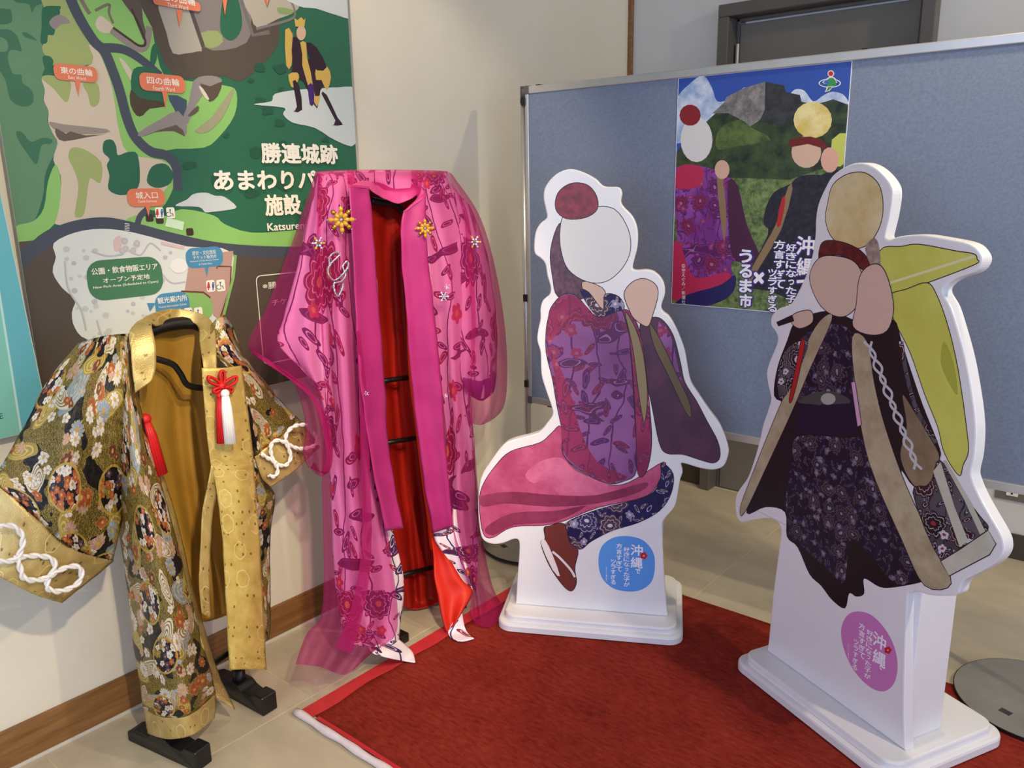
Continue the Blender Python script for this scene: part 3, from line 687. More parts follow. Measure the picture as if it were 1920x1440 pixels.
def brocade(name):
    t = NT(name, .42, 0, .5); v = t.uv()
    nz = t.new('ShaderNodeTexNoise'); t.set(nz.inputs['Vector'], v); nz.inputs['Scale'].default_value = 14; nz.inputs['Detail'].default_value = 2
    wv = t.vmath('ADD', v, t.vmath('SCALE', t.vmath('SUBTRACT', nz.outputs[1], (.5, .5, .5)), scale=.035))
    # ground: black and olive gold with a fine gold scribble
    g = t.noise(v, 9, 2)
    sq = t.new('ShaderNodeTexWave'); t.set(sq.inputs['Vector'], v); sq.inputs['Scale'].default_value = 60; sq.inputs['Distortion'].default_value = 9; sq.inputs['Detail'].default_value = 2; sq.inputs['Detail Scale'].default_value = 3
    gold = t.mix(t.math('GREATER_THAN', sq.outputs[0], .6), L4((74, 64, 28)), L4((150, 128, 56)))
    c = t.mix(t.math('GREATER_THAN', g, .43), L4((16, 14, 14)), gold)
    # long pale feathers and clouds
    for sc, seed, ca, cb_, th in ((6, 2.2, (138, 148, 150), (176, 176, 160), .58), (8, 31.4, (160, 138, 66), (200, 178, 104), .5), (9, 12.8, (206, 194, 170), (120, 104, 50), .62)):
        mk, ra, sc_, ln, pet = t.flower(wv, sc, 2, .50, seed, .9, .74)
        keep = t.math('MULTIPLY', mk, t.math('GREATER_THAN', sc_.outputs[1], th))
        st = t.math('GREATER_THAN', t.math('FRACT', t.math('MULTIPLY', ra, 4)), .35)
        c = t.mix(keep, c, t.mix(st, L4(cb_), L4(ca)))
    # chrysanthemums
    for sc, n, R, seed, th in ((15, 14, .40, 7.7, .62), (19, 8, .38, 17.3, .64), (27, 5, .40, 3.9, .70)):
        mk, ra, sc_, ln, pet = t.flower(wv, sc, n, R, seed, .9, .28)
        keep = t.math('MULTIPLY', mk, t.math('GREATER_THAN', sc_.outputs[1], th))
        fc = t.ramp(sc_.outputs[2], [(0, L4((214, 206, 196))), (.34, L4((190, 152, 136))), (.56, L4((166, 82, 44))), (.76, L4((150, 164, 176))), (.9, L4((110, 54, 40)))], 'CONSTANT')
        lnm = t.math('LESS_THAN', pet, .25); fc = t.mix(t.math('MULTIPLY', lnm, .55), fc, L4((100, 78, 46)))
        fc = t.mix(t.math('LESS_THAN', ra, .28), fc, L4((190, 156, 78)))
        fc = t.mix(t.math('GREATER_THAN', ra, .9), fc, L4((170, 142, 70)))
        c = t.mix(keep, c, fc)
    # round gold-rimmed medallions filled with small flowers on black
    mk, ra, sc_, ln, pet = t.flower(v, 6.0, 4, .33, 40.3, .6, 0.0)
    keep = t.math('MULTIPLY', mk, t.math('GREATER_THAN', sc_.outputs[1], .42))
    inner = L4((16, 13, 13))
    for sc, n, seed, stops in ((34, 5, 8.8, [(0, (206, 198, 186)), (.4, (160, 74, 38)), (.7, (150, 124, 54))]), (46, 5, 23.1, [(0, (178, 92, 52)), (.4, (216, 210, 200)), (.75, (84, 62, 80))])):
        m2, r2, s2_, l2, p2 = t.flower(v, sc, n, .5, seed, .9, .35)
        m2 = t.math('MULTIPLY', m2, t.math('GREATER_THAN', s2_.outputs[1], .3))
        inner = t.mix(m2, inner, t.mix(t.math('LESS_THAN', r2, .3), t.ramp(s2_.outputs[2], [(p_, L4(c_)) for p_, c_ in stops], 'CONSTANT'), L4((190, 150, 70))))
    inner = t.mix(t.math('GREATER_THAN', ra, .9), inner, L4((180, 150, 64)))
    c = t.mix(keep, c, inner)
    t.color(c)
    t.bump(t.math('ADD', t.noise(v, 60, 3), t.math('MULTIPLY', sq.outputs[0], .3)), .45, .003)
    sp = t.noise(v, 70, 2); t.set(t.b.inputs['Metallic'], t.math('MULTIPLY', t.math('GREATER_THAN', sp, .5), .35))
    return t.m
def goldcloth(name, c1=(176, 148, 84), c2=(206, 182, 116)):
    t = NT(name, .36, .35, .5); v = t.uv()
    c = t.ramp(t.noise(v, 26, 4, .6), [(.3, L4(c1)), (.7, L4(c2))])
    mk, ra, sc_, ln, pet = t.flower(v, 44, 4, .16, 4.4, .5, .3)
    keep = t.math('MULTIPLY', mk, t.math('GREATER_THAN', sc_.outputs[1], .72)); c = t.mix(t.math('MULTIPLY', keep, .7), c, L4((72, 56, 26)))
    mk, ra, sc_, ln, pet = t.flower(v, 17, 6, .36, 9.4, .6, .1)
    keep = t.math('MULTIPLY', t.math('MULTIPLY', mk, t.math('GREATER_THAN', ra, .86)), t.math('GREATER_THAN', sc_.outputs[1], .5)); c = t.mix(t.math('MULTIPLY', keep, .7), c, L4((232, 212, 140)))
    t.color(c); t.bump(t.math('ADD', t.noise(v, 320, 2), t.noise(v, 14, 3)), .3, .003); return t.m
def silk(name, c1, c2, rough=.5, sheen=0.0, scale=6, bump=.1):
    t = NT(name, rough, 0, .3); v = t.uv(); t.color(t.ramp(t.noise(v, scale, 3), [(.3, L4(c1)), (.7, L4(c2))]))
    t.bump(t.noise(v, 500, 1), bump, .001); return t.m
def sheer(name, c, opacity):
    t = NT(name, .45, 0, .3)
    t.color(L4(c)); v = t.uv(); n = t.noise(v, 900, 1)
    tr = t.new('ShaderNodeBsdfTransparent'); tr.inputs[0].default_value = (1, .60, .85, 1)
    tl = t.new('ShaderNodeBsdfTranslucent'); tl.inputs[0].default_value = L4(c)
    m0 = t.new('ShaderNodeMixShader'); m0.inputs[0].default_value = .35; t.t.links.new(t.b.outputs[0], m0.inputs[1]); t.t.links.new(tl.outputs[0], m0.inputs[2])
    mx = t.new('ShaderNodeMixShader')
    lw = t.new('ShaderNodeLayerWeight'); lw.inputs[0].default_value = .35
    t.set(mx.inputs[0], t.math('MINIMUM', t.math('ADD', t.math('MULTIPLY', lw.outputs['Facing'], .45), opacity), .95))
    t.t.links.new(tr.outputs[0], mx.inputs[1]); t.t.links.new(m0.outputs[0], mx.inputs[2])
    t.t.links.new(mx.outputs[0], t.n['Material Output'].inputs[0]); return t.m
M_broc = brocade('gold_floral_brocade')
M_gold = goldcloth('gold_satin_brocade'); M_gold2 = goldcloth('gold_silk_band', (190, 160, 78), (222, 196, 112))
M_lining = silk('ochre_lining', (158, 118, 40), (182, 140, 58), .5)
BC = [(74, 36, 78), (132, 28, 48), (46, 40, 92), (226, 196, 206), (222, 170, 60), (196, 84, 72)]
M_bing = bingata('bingata_cotton', (236, 222, 232), (244, 234, 238), BC, sparse=.3, waves=True)
M_red = silk('red_silk_lining', (146, 20, 10), (168, 28, 14), .5)
M_sheer = sheer('magenta_organza', (190, 46, 120), .30)
M_sheer2 = sheer('magenta_organza_double', (184, 38, 114), .58)
M_mag = silk('magenta_satin', (162, 36, 104), (178, 48, 118), .45)
M_red_c = plain((196, 14, 16), .55); M_white_c = plain((236, 232, 226), .6)

# ---------------------------------------------------------------- poster pinned on the partition
pr = thing('poster', 'colourful poster of a hilltop castle under blue sky, on the felt partition', 'poster', PF.P(.8, 1.2, .014))
OF = Frame(PF.P(0, 0, .0125), PF.u)
cor = [OF.uv(*q) for q in ((1272, 144), (1588, 117), (1571, 588), (1258, 576))]
ucl, ucr = (cor[0][0]+cor[3][0])/2, (cor[1][0]+cor[2][0])/2; vt, vb = (cor[0][1]+cor[1][1])/2, (cor[2][1]+cor[3][1])/2
mb = MB(); vs_ = [OF.P(u, v, d) for d in (0, -.0011) for u, v in ((ucl, vb), (ucr, vb), (ucr, vt), (ucl, vt))]
mb.add(vs_, [(0, 1, 2, 3), (7, 6, 5, 4), (0, 4, 5, 1), (1, 5, 6, 2), (2, 6, 7, 3), (3, 7, 4, 0)]); mb.build('paper', M_whitep, pr)
p = Print(OF); p.clip = (ucl+.002, ucr-.002, vb+.002, vt-.002)
def grad(name, a, b, sc=30):
    t = NT(name, .35, 0, .4); v = t.coord(); t.color(t.ramp(t.noise(v, sc, 5, .65), [(.36, L4(a)), (.64, L4(b))])); return t.m
SKY, CLD, ROCKL, ROCKD, GRASS, HILL = ink((52, 84, 170), .35), grad('print_cloud', (150, 178, 214), (226, 232, 242), 18), grad('print_rock', (96, 94, 96), (150, 146, 142), 40), grad('print_rock_dark', (38, 40, 44), (64, 66, 66), 30), grad('print_grass', (62, 82, 46), (128, 148, 88), 55), grad('print_hill', (30, 40, 32), (66, 86, 48), 22)
p.poly_uv([(ucl, vb), (ucr, vb), (ucr, vt), (ucl, vt)], SKY)
p.shape([(1262, 260), (1268, 190), (1290, 160), (1318, 142), (1335, 165), (1345, 190), (1370, 185), (1385, 172), (1400, 168), (1400, 240), (1262, 270)], CLD, 4)
p.shape([(1478, 185), (1490, 168), (1508, 170), (1525, 190), (1545, 178), (1562, 172), (1584, 180), (1584, 205), (1480, 205)], CLD, 4)
p.shape([(1255, 300), (1340, 214), (1370, 190), (1400, 175), (1500, 190), (1530, 196), (1590, 196), (1590, 360), (1255, 360)], HILL, 2)
p.shape([(1335, 213), (1358, 192), (1362, 182), (1395, 165), (1435, 153), (1434, 205), (1425, 225), (1405, 238), (1385, 222), (1365, 212)], ROCKL, 1)
p.shape([(1435, 153), (1470, 160), (1474, 173), (1500, 178), (1503, 192), (1530, 196), (1530, 220), (1450, 235), (1425, 228), (1434, 205)], ROCKD, 1)
p.shape([(1344, 252), (1362, 232), (1390, 225), (1410, 240), (1445, 262), (1380, 275), (1345, 280)], grad('print_bank', (60, 80, 40), (104, 122, 62), 26), 3)
p.shape([(1250, 345), (1340, 335), (1400, 334), (1480, 337), (1600, 330), (1600, 620), (1240, 620)], GRASS, 2)
# plain robe shapes in the poster's colours
PU, PUD, PKR, OLV = bingata('print_robe_poster', (120, 52, 132), (150, 82, 168), [(96, 36, 96), (120, 36, 72), (84, 36, 104), (138, 70, 140), (168, 110, 150), (150, 60, 110)], False, 2.6, .4, (PF.u.x, PF.u.y), .2, True), ink((72, 30, 62)), ink((186, 44, 84)), ink((142, 118, 84))
p.ell((1306, 262), 30, 42, ink((222, 220, 216)), 20); p.ell((1294, 216), 20, 20, ink((140, 34, 44)), 14)
p.shape([(1262, 330), (1285, 310), (1330, 315), (1360, 330), (1380, 345), (1398, 420), (1425, 490), (1412, 500), (1372, 490), (1376, 540), (1340, 560), (1262, 530), (1270, 450)], PU, 3)
p.shape([(1262, 325), (1285, 308), (1318, 316), (1310, 350), (1262, 352)], PKR, 3)
p.shape([(1366, 340), (1384, 350), (1400, 420), (1425, 482), (1405, 494), (1374, 482), (1366, 420)], PUD, 3)
p.shape([(1344, 330), (1354, 330), (1362, 400), (1358, 455), (1350, 400)], OLV, 2)
p.shape([(1255, 470), (1275, 455), (1300, 520), (1360, 510), (1368, 525), (1310, 548), (1255, 560)], PKR, 3)
p.shape([(1290, 552), (1350, 535), (1378, 515), (1376, 545), (1350, 566), (1300, 578), (1262, 575)], ink((36, 34, 92)), 3)
p.ell((1354, 318), 14, 18, ink((214, 176, 152)), 14)
p.shape([(1482, 345), (1500, 330), (1540, 328), (1580, 335), (1580, 570), (1440, 545), (1398, 530), (1440, 440), (1432, 420), (1436, 390), (1452, 360)], grad('print_dark_robe', (18, 18, 30), (44, 42, 58), 60), 3)
p.shape([(1478, 350), (1486, 355), (1465, 430), (1425, 500), (1400, 540), (1398, 525), (1436, 455), (1455, 420)], OLV, 2)
p.shape([(1466, 372), (1473, 374), (1464, 422), (1456, 420)], ink((176, 40, 40)), 2)
p.ell((1512, 285), 28, 30, ink((214, 180, 154)), 18); p.ell((1524, 225), 36, 34, grad('print_gold', (214, 190, 96), (236, 224, 160), 20), 18)
p.shape([(1482, 262), (1520, 256), (1548, 268), (1548, 280), (1515, 270), (1484, 276)], ink((110, 30, 28)), 2)
p.shape([(1560, 262), (1590, 250), (1590, 300), (1562, 312)], ink((198, 206, 96)), 2); p.ell((1556, 300), 17, 24, ink((222, 172, 150)), 14)
# city emblem: red ball, green body, blue ring, white keyline
p.ell((1558, 138), 6.2, 6.2, WH, 14); p.shape([(1545, 160), (1552, 146), (1562, 144), (1570, 152), (1570, 162)], WH, 3)
p.ell((1556, 156), 21, 8.5, WH, 20); p.ell((1556, 156), 19, 7, ink((36, 86, 160)), 20); p.ell((1556, 154), 14, 4.5, ink((178, 206, 232)), 18)
p.shape([(1549, 157), (1553, 148), (1562, 146), (1567, 153), (1567, 160), (1556, 163)], ink((58, 148, 84)), 3); p.ell((1550, 154), 5, 3.4, ink((70, 104, 190)), 12)
p.shape([(1551, 162), (1562, 162), (1556, 170), (1547, 173)], WH, 1); p.shape([(1553, 163), (1560, 163), (1555, 169), (1549, 171)], ink((58, 148, 84)), 1)
p.ell((1558, 138), 4.6, 4.6, ink((200, 44, 56)), 14)
VI, WT = ink((66, 50, 130)), ink((246, 244, 250))
for (tx, x, y0, y1, wd, b) in (('うるま市', 1399, 466, 577, 22, .035), ('沖縄で', 1512, 440, 560, 34, .025), ('好きになった子が', 1484, 456, 584, 19, .025), ('方言すぎて', 1462, 449, 541, 20, .025), ('ツラすぎる', 1449, 503, 585, 16, .025)):
    p.column(tx, x+.8, y0+.8, y1+.8, wd+2, VI, b+.05); p.column(tx, x, y0, y1, wd, WT, b)
p.text('×', (1414, 510), (1433, 531), VI, .07); p.text('×', (1415, 511), (1432, 530), WT, .04)
p.column('©空えぐみ／新潮社', 1282, 494, 570, 6.5, WT, .0, 0)
p.build('printed_picture', pr)

# ---------------------------------------------------------------- the two cut-out boards on white stands
def rounded_slab(c, u, n_, wu, wn, r, z0, z1, inset=.0, seg=8):
    """vertices and faces of a rounded rectangular slab with an eased top edge"""
    def loop(q, z):
        L = []; a_, b_ = wu/2-q, wn/2-q; rr = max(r-q, .002)
        for cx, cy, a0 in ((a_-rr, b_-rr, 0), (-a_+rr, b_-rr, 90), (-a_+rr, -b_+rr, 180), (a_-rr, -b_+rr, 270)):
            for k in range(seg+1):
                a = math.radians(a0+90*k/seg); P = c+u*(cx+rr*math.cos(a))+n_*(cy+rr*math.sin(a)); L.append(Vector((P.x, P.y, z)))
        return L
    e = inset; loops = [loop(0, z0), loop(0, z1-e)]
    if e: loops += [loop(e*.3, z1-e*.3), loop(e, z1)]
    vs_ = [v for l in loops for v in l]; N = len(loops[0]); fs = []
    for i in range(len(loops)-1):
        for k in range(N): fs.append((i*N+k, i*N+(k+1) % N, (i+1)*N+(k+1) % N, (i+1)*N+k))
    fs.append(tuple(range((len(loops)-1)*N, len(loops)*N))); fs.append(tuple(range(N-1, -1, -1)))
    return vs_, fs
def standee(name, label, A, B, outline, nback, TH=.03):
    """A, B: pixels of the foot line of the board on the white base (z = .058)"""
    a, b = onz(*A, z=.058), onz(*B, z=.058); fr = Frame((a.x, a.y, 0), (b-a).xy.to_3d()); wid = (b-a).length
    ctr = fr.P(wid/2, 0, -.13)
    st = thing(name, label, 'cut-out board', (ctr.x, ctr.y, .008))
    # base: two tiers
    mb = MB(); c0 = fr.P(wid/2, 0, -.115); mb.add(*rounded_slab(c0, fr.u, fr.n, wid+.10, .42, .05, .0094, .036, .008)); mb.build('base', M_white, st, label='white rounded base plate')
    mb = MB(); mb.add(*rounded_slab(c0, fr.u, fr.n, wid+.06, .38, .045, .036, .058, .006)); mb.build('base_step', M_white, st)
    # board
    lo = smooth_loop(outline[:-2], 3) if False else None
    pts = []; n = len(outline)
    for i in range(n):
        p0, p1, p2, p3 = outline[i-1], outline[i], outline[(i+1) % n], outline[(i+2) % n]
        sharp = lambda q: len(q) > 2
        if sharp(p1): p0 = p1
        if sharp(p2): p3 = p2
        for k in range(4): pts.append(cr(p0[:2], p1[:2], p2[:2], p3[:2], k/4))
    uv = [fr.uv(*q) for q in pts]
    uv = [(u, max(v, .0585)) for u, v in uv]
    ar = sum(uv[i-1][0]*uv[i][1]-uv[i][0]*uv[i-1][1] for i in range(len(uv)))
    if ar < 0: uv.reverse()
    N = len(uv); nr = []
    for i in range(N):
        t = Vector(uv[(i+1) % N])-Vector(uv[i-1]); t = t.normalized() if t.length > 1e-9 else Vector((1, 0)); nr.append(Vector((-t.y, t.x)))   # inward
    rings = []
    for ins, d in ((.004, 0.0), (.0012, -.0012), (0, -.004), (0, -TH)):
        rings.append([fr.P(uv[i][0]+nr[i].x*ins, max(uv[i][1]+nr[i].y*ins, .0582), d) for i in range(N)])
    vs_ = [v for r_ in rings for v in r_]; fs = []
    for j in range(3):
        for i in range(N): fs.append((j*N+i, (j+1)*N+i, (j+1)*N+(i+1) % N, j*N+(i+1) % N))
    for t in tessellate_polygon([[Vector((u, v, 0)) for u, v in uv]]):
        q = [uv[k] for k in t]; w_ = (q[1][0]-q[0][0])*(q[2][1]-q[0][1])-(q[1][1]-q[0][1])*(q[2][0]-q[0][0])
        t = tuple(t) if w_ > 0 else (t[0], t[2], t[1]); fs.append(t); fs.append((3*N+t[0], 3*N+t[2], 3*N+t[1]))
    mb = MB(); mb.add(vs_, fs); board = mb.build('board', M_white, st, label='white cut-out board with printed front')
    # box strut behind
    mb = MB(); R = Matrix((fr.u, -fr.n, fr.v)).transposed()
    for uu in (.035, wid-.035): mb.box(fr.P(uu, .27, -TH-.062), (.024, .128, .424), R)
    mb.box(fr.P(wid/2, .27, -TH-.122), (wid-.08, .012, .424), R)
    mb.build('support_box', M_white, st, bevel=.004)
    return st, fr, board
def emblem(fr, board, cpx, rpx, colr, cols_px, fl):
    """oval badge with the title in vertical lettering; cpx: list of outline pixels"""
    p = Print(fr); p.L = 6
    p.shape(cpx, ink(colr, .35), 4)
    for (tx, x, y0, y1, wd, b, sl) in cols_px: p.column(tx, x, y0, y1, wd, WT, b, sl)
    r_ = ink((196, 40, 48))
    for k in range(5): p.ell((fl[0]+4*math.cos(k*1.257), fl[1]+4*math.sin(k*1.257)), 3.2, 3.2, r_, 10, d=(p.L+1)*p.step+k*2e-6)
    p.L += 2; p.ell(fl, 1.5, 1.5, ink((246, 220, 150)), 8)
    return p.build('title_badge', board)
O1 = [(1067, 317), (1042, 327), (1023, 349), (1019, 370), (1023, 392), (1025, 408), (1013, 419), (1004, 435), (1001, 460), (1003, 476), (1013, 484), (1022, 495), (1026, 517), (1032, 538), (1030, 552), (1018, 563), (1013, 579), (1013, 598), (1009, 617), (1007, 638), (1013, 660), (1014, 690), (1016, 708), (1023, 731), (1034, 763), (1036, 777), (1026, 793), (1007, 812), (961, 825), (942, 836), (921, 863), (904, 890), (898, 915), (896, 950), (898, 982), (904, 1010), (921, 1020), (942, 1019), (964, 1011), (973, 1016), (973, 1042), (970, 1082), (967, 1133, 1), (1252, 1156, 1), (1246, 1090), (1242, 1000), (1244, 977), (1264, 952), (1270, 931), (1275, 901), (1280, 885), (1277, 870), (1286, 870), (1313, 878), (1338, 881), (1357, 874), (1366, 852), (1365, 834), (1351, 798), (1330, 769), (1311, 741), (1296, 717), (1290, 690), (1284, 657), (1270, 620), (1256, 595), (1243, 584), (1240, 573), (1247, 549), (1243, 527), (1229, 511), (1213, 506), (1194, 507), (1186, 503), (1189, 487), (1195, 462), (1195, 430), (1186, 406), (1170, 389), (1164, 378), (1166, 362), (1159, 351), (1132, 349), (1116, 335), (1091, 322)]
st1, F1, bd1 = standee('cutout_board', 'white cut-out board printed with a magenta-purple robe, blue badge below', (967, 1133), (1252, 1156), O1, 0)
pd1 = (F1.u.x, F1.u.y)
RB = bingata('print_robe_purple', (122, 72, 126), (146, 94, 152), [(92, 46, 90), (118, 42, 76), (84, 44, 98), (122, 66, 122), (150, 82, 120), (140, 54, 90)], False, 1.25, .4, pd1, .18, True)
RBM = bingata('print_robe_magenta', (132, 40, 80), (152, 54, 96), [(112, 40, 76), (128, 44, 76), (118, 44, 84), (158, 70, 110), (170, 92, 120), (150, 60, 90)], False, 1.3, .4, pd1, .18, True)
PINK = grad('print_pink_skirt', (176, 62, 104), (206, 96, 138), 9); PINKD = grad('print_pink_fold', (128, 38, 74), (152, 56, 92), 12)
NAVY = bingata('print_navy_floral', (30, 26, 72), (40, 34, 88), [(84, 60, 76), (60, 50, 96), (40, 36, 80), (190, 184, 200), (206, 200, 214), (150, 140, 170)], False, 1.8, .4, pd1)
LINE, PLUM, OLIV, OLIVD, SKIN = ink((40, 20, 40)), grad('print_plum', (64, 32, 60), (88, 44, 70), 10), ink((140, 126, 92)), ink((106, 90, 66)), ink((214, 182, 164))
p = Print(F1)
def outlined(px, mat, wd=.0022, k=4):
    p.shape(px, mat, k); q = smooth_loop(px, k); q.append(q[0]); p.band(q, wd, LINE, 1)
outlined([(1032, 470), (1048, 420), (1064, 440), (1100, 540), (1085, 562), (1046, 556), (1036, 520)], grad('print_veil', (70, 40, 58), (110, 72, 86), 60))
outlined([(1050, 430), (1062, 398), (1110, 388), (1152, 392), (1178, 430), (1182, 470), (1166, 504), (1136, 528), (1100, 528), (1066, 506), (1052, 470)], ink((226, 226, 222)))
outlined([(1042, 392), (1046, 362), (1070, 344), (1100, 346), (1118, 366), (1120, 392), (1098, 408), (1062, 410)], grad('print_red_round', (108, 22, 36), (148, 44, 58), 40))
outlined([(1092, 528), (1130, 540), (1136, 565), (1126, 585), (1100, 560)], SKIN)
outlined([(1088, 545), (1104, 548), (1130, 580), (1134, 552), (1160, 556), (1170, 580), (1140, 600), (1112, 585)], NAVY)
outlined([(1240, 598), (1262, 628), (1276, 680), (1284, 716), (1306, 752), (1326, 790), (1346, 828), (1350, 856), (1338, 868), (1312, 862), (1280, 852), (1250, 850), (1236, 830), (1222, 760), (1205, 680), (1200, 610), (1218, 596)], PLUM)
p.shape([(1236, 600), (1258, 630), (1272, 690), (1286, 740), (1262, 720), (1236, 660)], RB, 3)
outlined([(1052, 800), (1060, 856), (1090, 886), (1140, 908), (1180, 904), (1244, 866), (1240, 892), (1212, 930), (1120, 952), (1040, 982), (962, 988), (924, 1008), (906, 1000), (899, 950), (904, 912), (930, 872), (958, 846), (1012, 830), (1034, 812)], PINK)
p.shape([(1052, 858), (1080, 884), (1140, 908), (1120, 930), (1066, 940), (1040, 918), (1020, 900), (1000, 906), (985, 890), (1010, 866)], grad('print_pink_bow', (196, 84, 128), (222, 120, 156), 8), 3)
p.shape([(903, 930), (960, 922), (1040, 928), (1120, 928), (1210, 904), (1200, 922), (1120, 944), (1030, 950), (950, 944), (905, 950)], PINKD, 3)
p.shape([(910, 990), (960, 962), (1040, 958), (1100, 948), (1040, 978), (965, 984), (925, 1004)], PINKD, 3)
outlined([(1034, 575), (1056, 552), (1082, 556), (1120, 594), (1164, 582), (1176, 600), (1184, 680), (1190, 780), (1194, 880), (1170, 902), (1138, 906), (1090, 884), (1056, 852), (1054, 810), (1044, 760), (1036, 712), (1024, 660), (1024, 620), (1028, 596)], RB)
p.shape([(1034, 577), (1056, 554), (1082, 558), (1116, 594), (1104, 602), (1060, 606), (1034, 640), (1026, 640), (1026, 610)], RBM, 3)
p.shape([(1028, 650), (1040, 700), (1050, 780), (1058, 848), (1092, 880), (1140, 902), (1176, 894), (1120, 866), (1086, 800), (1064, 720)], RBM, 3)
outlined([(1168, 582), (1186, 590), (1204, 640), (1216, 740), (1222, 830), (1212, 884), (1196, 888), (1192, 800), (1186, 690), (1178, 620)], RBM)
outlined([(1172, 586), (1190, 612), (1206, 664), (1214, 740), (1208, 792), (1198, 740), (1186, 650)], OLIV)
outlined([(1218, 606), (1240, 640), (1268, 700), (1292, 752), (1296, 782), (1284, 770), (1254, 706), (1226, 648)], OLIVD)
outlined([(1170, 552), (1184, 530), (1206, 522), (1228, 532), (1234, 552), (1224, 590), (1214, 612), (1192, 600), (1182, 586)], SKIN)
outlined([(1240, 868), (1262, 888), (1258, 926), (1236, 958), (1196, 980), (1150, 994), (1110, 1014), (1088, 1030), (1068, 1016), (1060, 982), (1122, 955), (1214, 930), (1238, 898)], NAVY)
outlined([(1030, 986), (1058, 982), (1068, 1016), (1084, 1032), (1078, 1064), (1081, 1092), (1072, 1108), (1056, 1098), (1030, 1060), (1014, 1018), (1022, 1010), (1020, 990)], ink((112, 48, 42)))
p.shape([(1014, 1018), (1022, 1012), (1036, 1040), (1050, 1080), (1036, 1068)], ink((232, 222, 222)), 2)
p.band([(1036, 1034), (1050, 1046), (1070, 1068), (1078, 1082)], .008, ink((226, 216, 224)))
p.build('printed_front', bd1)
emblem(F1, bd1, [(1122, 1052), (1128, 1025), (1148, 1009), (1174, 1005), (1204, 1012), (1224, 1034), (1228, 1062), (1222, 1090), (1202, 1106), (1176, 1109), (1148, 1102), (1128, 1082)], 0, (92, 156, 232),
       [('沖縄', 1194, 1019, 1066, 22, .018, 0), ('で', 1196, 1066, 1076, 9, .03, 0), ('好きになった子が', 1175, 1025, 1100, 11, .015, 0), ('方言すぎて', 1161, 1018, 1072, 11, .015, 0), ('ツラすぎる', 1150, 1048, 1096, 9, .015, 0), ('©空えぐみ・新潮社', 1137, 1062, 1090, 2.2, 0, 0)], (1207, 1042))
O2 = [(1608, 305), (1585, 312), (1561, 329), (1547, 352), (1534, 382), (1529, 411), (1528, 440), (1523, 475), (1515, 504), (1503, 533), (1488, 562), (1477, 573), (1459, 579), (1447, 592), (1445, 609), (1453, 621), (1458, 635), (1453, 653), (1442, 679), (1437, 700), (1440, 724), (1445, 747), (1439, 770), (1430, 797), (1423, 829), (1412, 867), (1401, 896), (1383, 922), (1378, 942), (1380, 966), (1389, 979), (1404, 977), (1433, 972), (1453, 976), (1463, 990), (1462, 1015), (1450, 1107), (1439, 1221, 1), (1697, 1408, 1), (1695, 1312), (1701, 1131), (1708, 1113), (1722, 1110), (1739, 1116), (1768, 1118), (1795, 1115), (1802, 1098), (1812, 1086), (1840, 1072), (1866, 1056), (1880, 1038), (1882, 1020), (1876, 1001), (1856, 966), (1838, 934), (1824, 902), (1821, 884), (1827, 855), (1830, 811), (1827, 767), (1818, 709), (1809, 665), (1797, 621), (1783, 577), (1768, 550), (1772, 536), (1792, 522), (1827, 510), (1841, 492), (1838, 475), (1818, 457), (1768, 446), (1725, 440), (1687, 443), (1668, 449), (1660, 445), (1662, 432), (1669, 402), (1674, 364), (1669, 344), (1652, 323), (1631, 309)]
st2, F2, bd2 = standee('cutout_board', 'white cut-out board printed with a black coat and yellow flag, pink badge below', (1439, 1221), (1697, 1408), O2, 0)
pd2 = (F2.u.x, F2.u.y)
p = Print(F2)
YEL, YELD, BEIGE, BEIGED = grad('print_yellow', (200, 198, 84), (216, 214, 104), 5), ink((176, 176, 66)), grad('print_beige', (164, 148, 118), (190, 178, 146), 14), grad('print_brown_beige', (122, 104, 80), (148, 128, 100), 18)
BLK, CREAM = ink((24, 18, 24)), grad('print_cream', (190, 188, 168), (206, 204, 186), 16)
FLOR = bingata('print_black_floral', (26, 20, 34), (34, 28, 48), [(48, 34, 48), (58, 40, 52), (40, 36, 74), (110, 106, 124), (140, 140, 156), (112, 100, 120)], False, 3.0, .4, pd2)
GREY = bingata('print_grey_patch', (70, 64, 70), (96, 90, 98), [(40, 26, 32), (62, 30, 36), (48, 44, 60), (188, 184, 192), (150, 50, 56), (206, 202, 210)], False, 2.2, .4, pd2)
outlined([(1650, 470), (1690, 462), (1724, 458), (1790, 470), (1826, 476), (1832, 486), (1828, 496), (1740, 530), (1690, 548), (1652, 540)], YEL)
outlined([(1664, 556), (1700, 542), (1738, 530), (1756, 552), (1776, 606), (1792, 670), (1804, 740), (1812, 800), (1816, 846), (1806, 872), (1800, 892), (1784, 874), (1768, 842), (1758, 800), (1734, 740), (1706, 660), (1676, 600)], YEL)
p.band([(1664, 532), (1740, 508), (1828, 480)], .006, ink((226, 226, 170)))
p.shape([(1770, 640), (1788, 680), (1796, 740), (1780, 720), (1764, 680)], YELD, 3)
outlined([(1552, 380), (1562, 346), (1590, 326), (1622, 324), (1648, 346), (1656, 384), (1650, 424), (1628, 458), (1596, 466), (1562, 448), (1548, 414)], grad('print_gold_oval', (206, 178, 110), (226, 210, 164), 8))
outlined([(1536, 470), (1546, 452), (1580, 454), (1614, 470), (1636, 498), (1640, 520), (1620, 508), (1590, 484), (1560, 478), (1538, 490)], grad('print_red_band', (74, 20, 22), (112, 36, 34), 60))
p.shape([(1622, 466), (1640, 446), (1650, 470), (1650, 520), (1638, 508)], grad('print_cap', (140, 118, 104), (178, 160, 146), 60), 3)
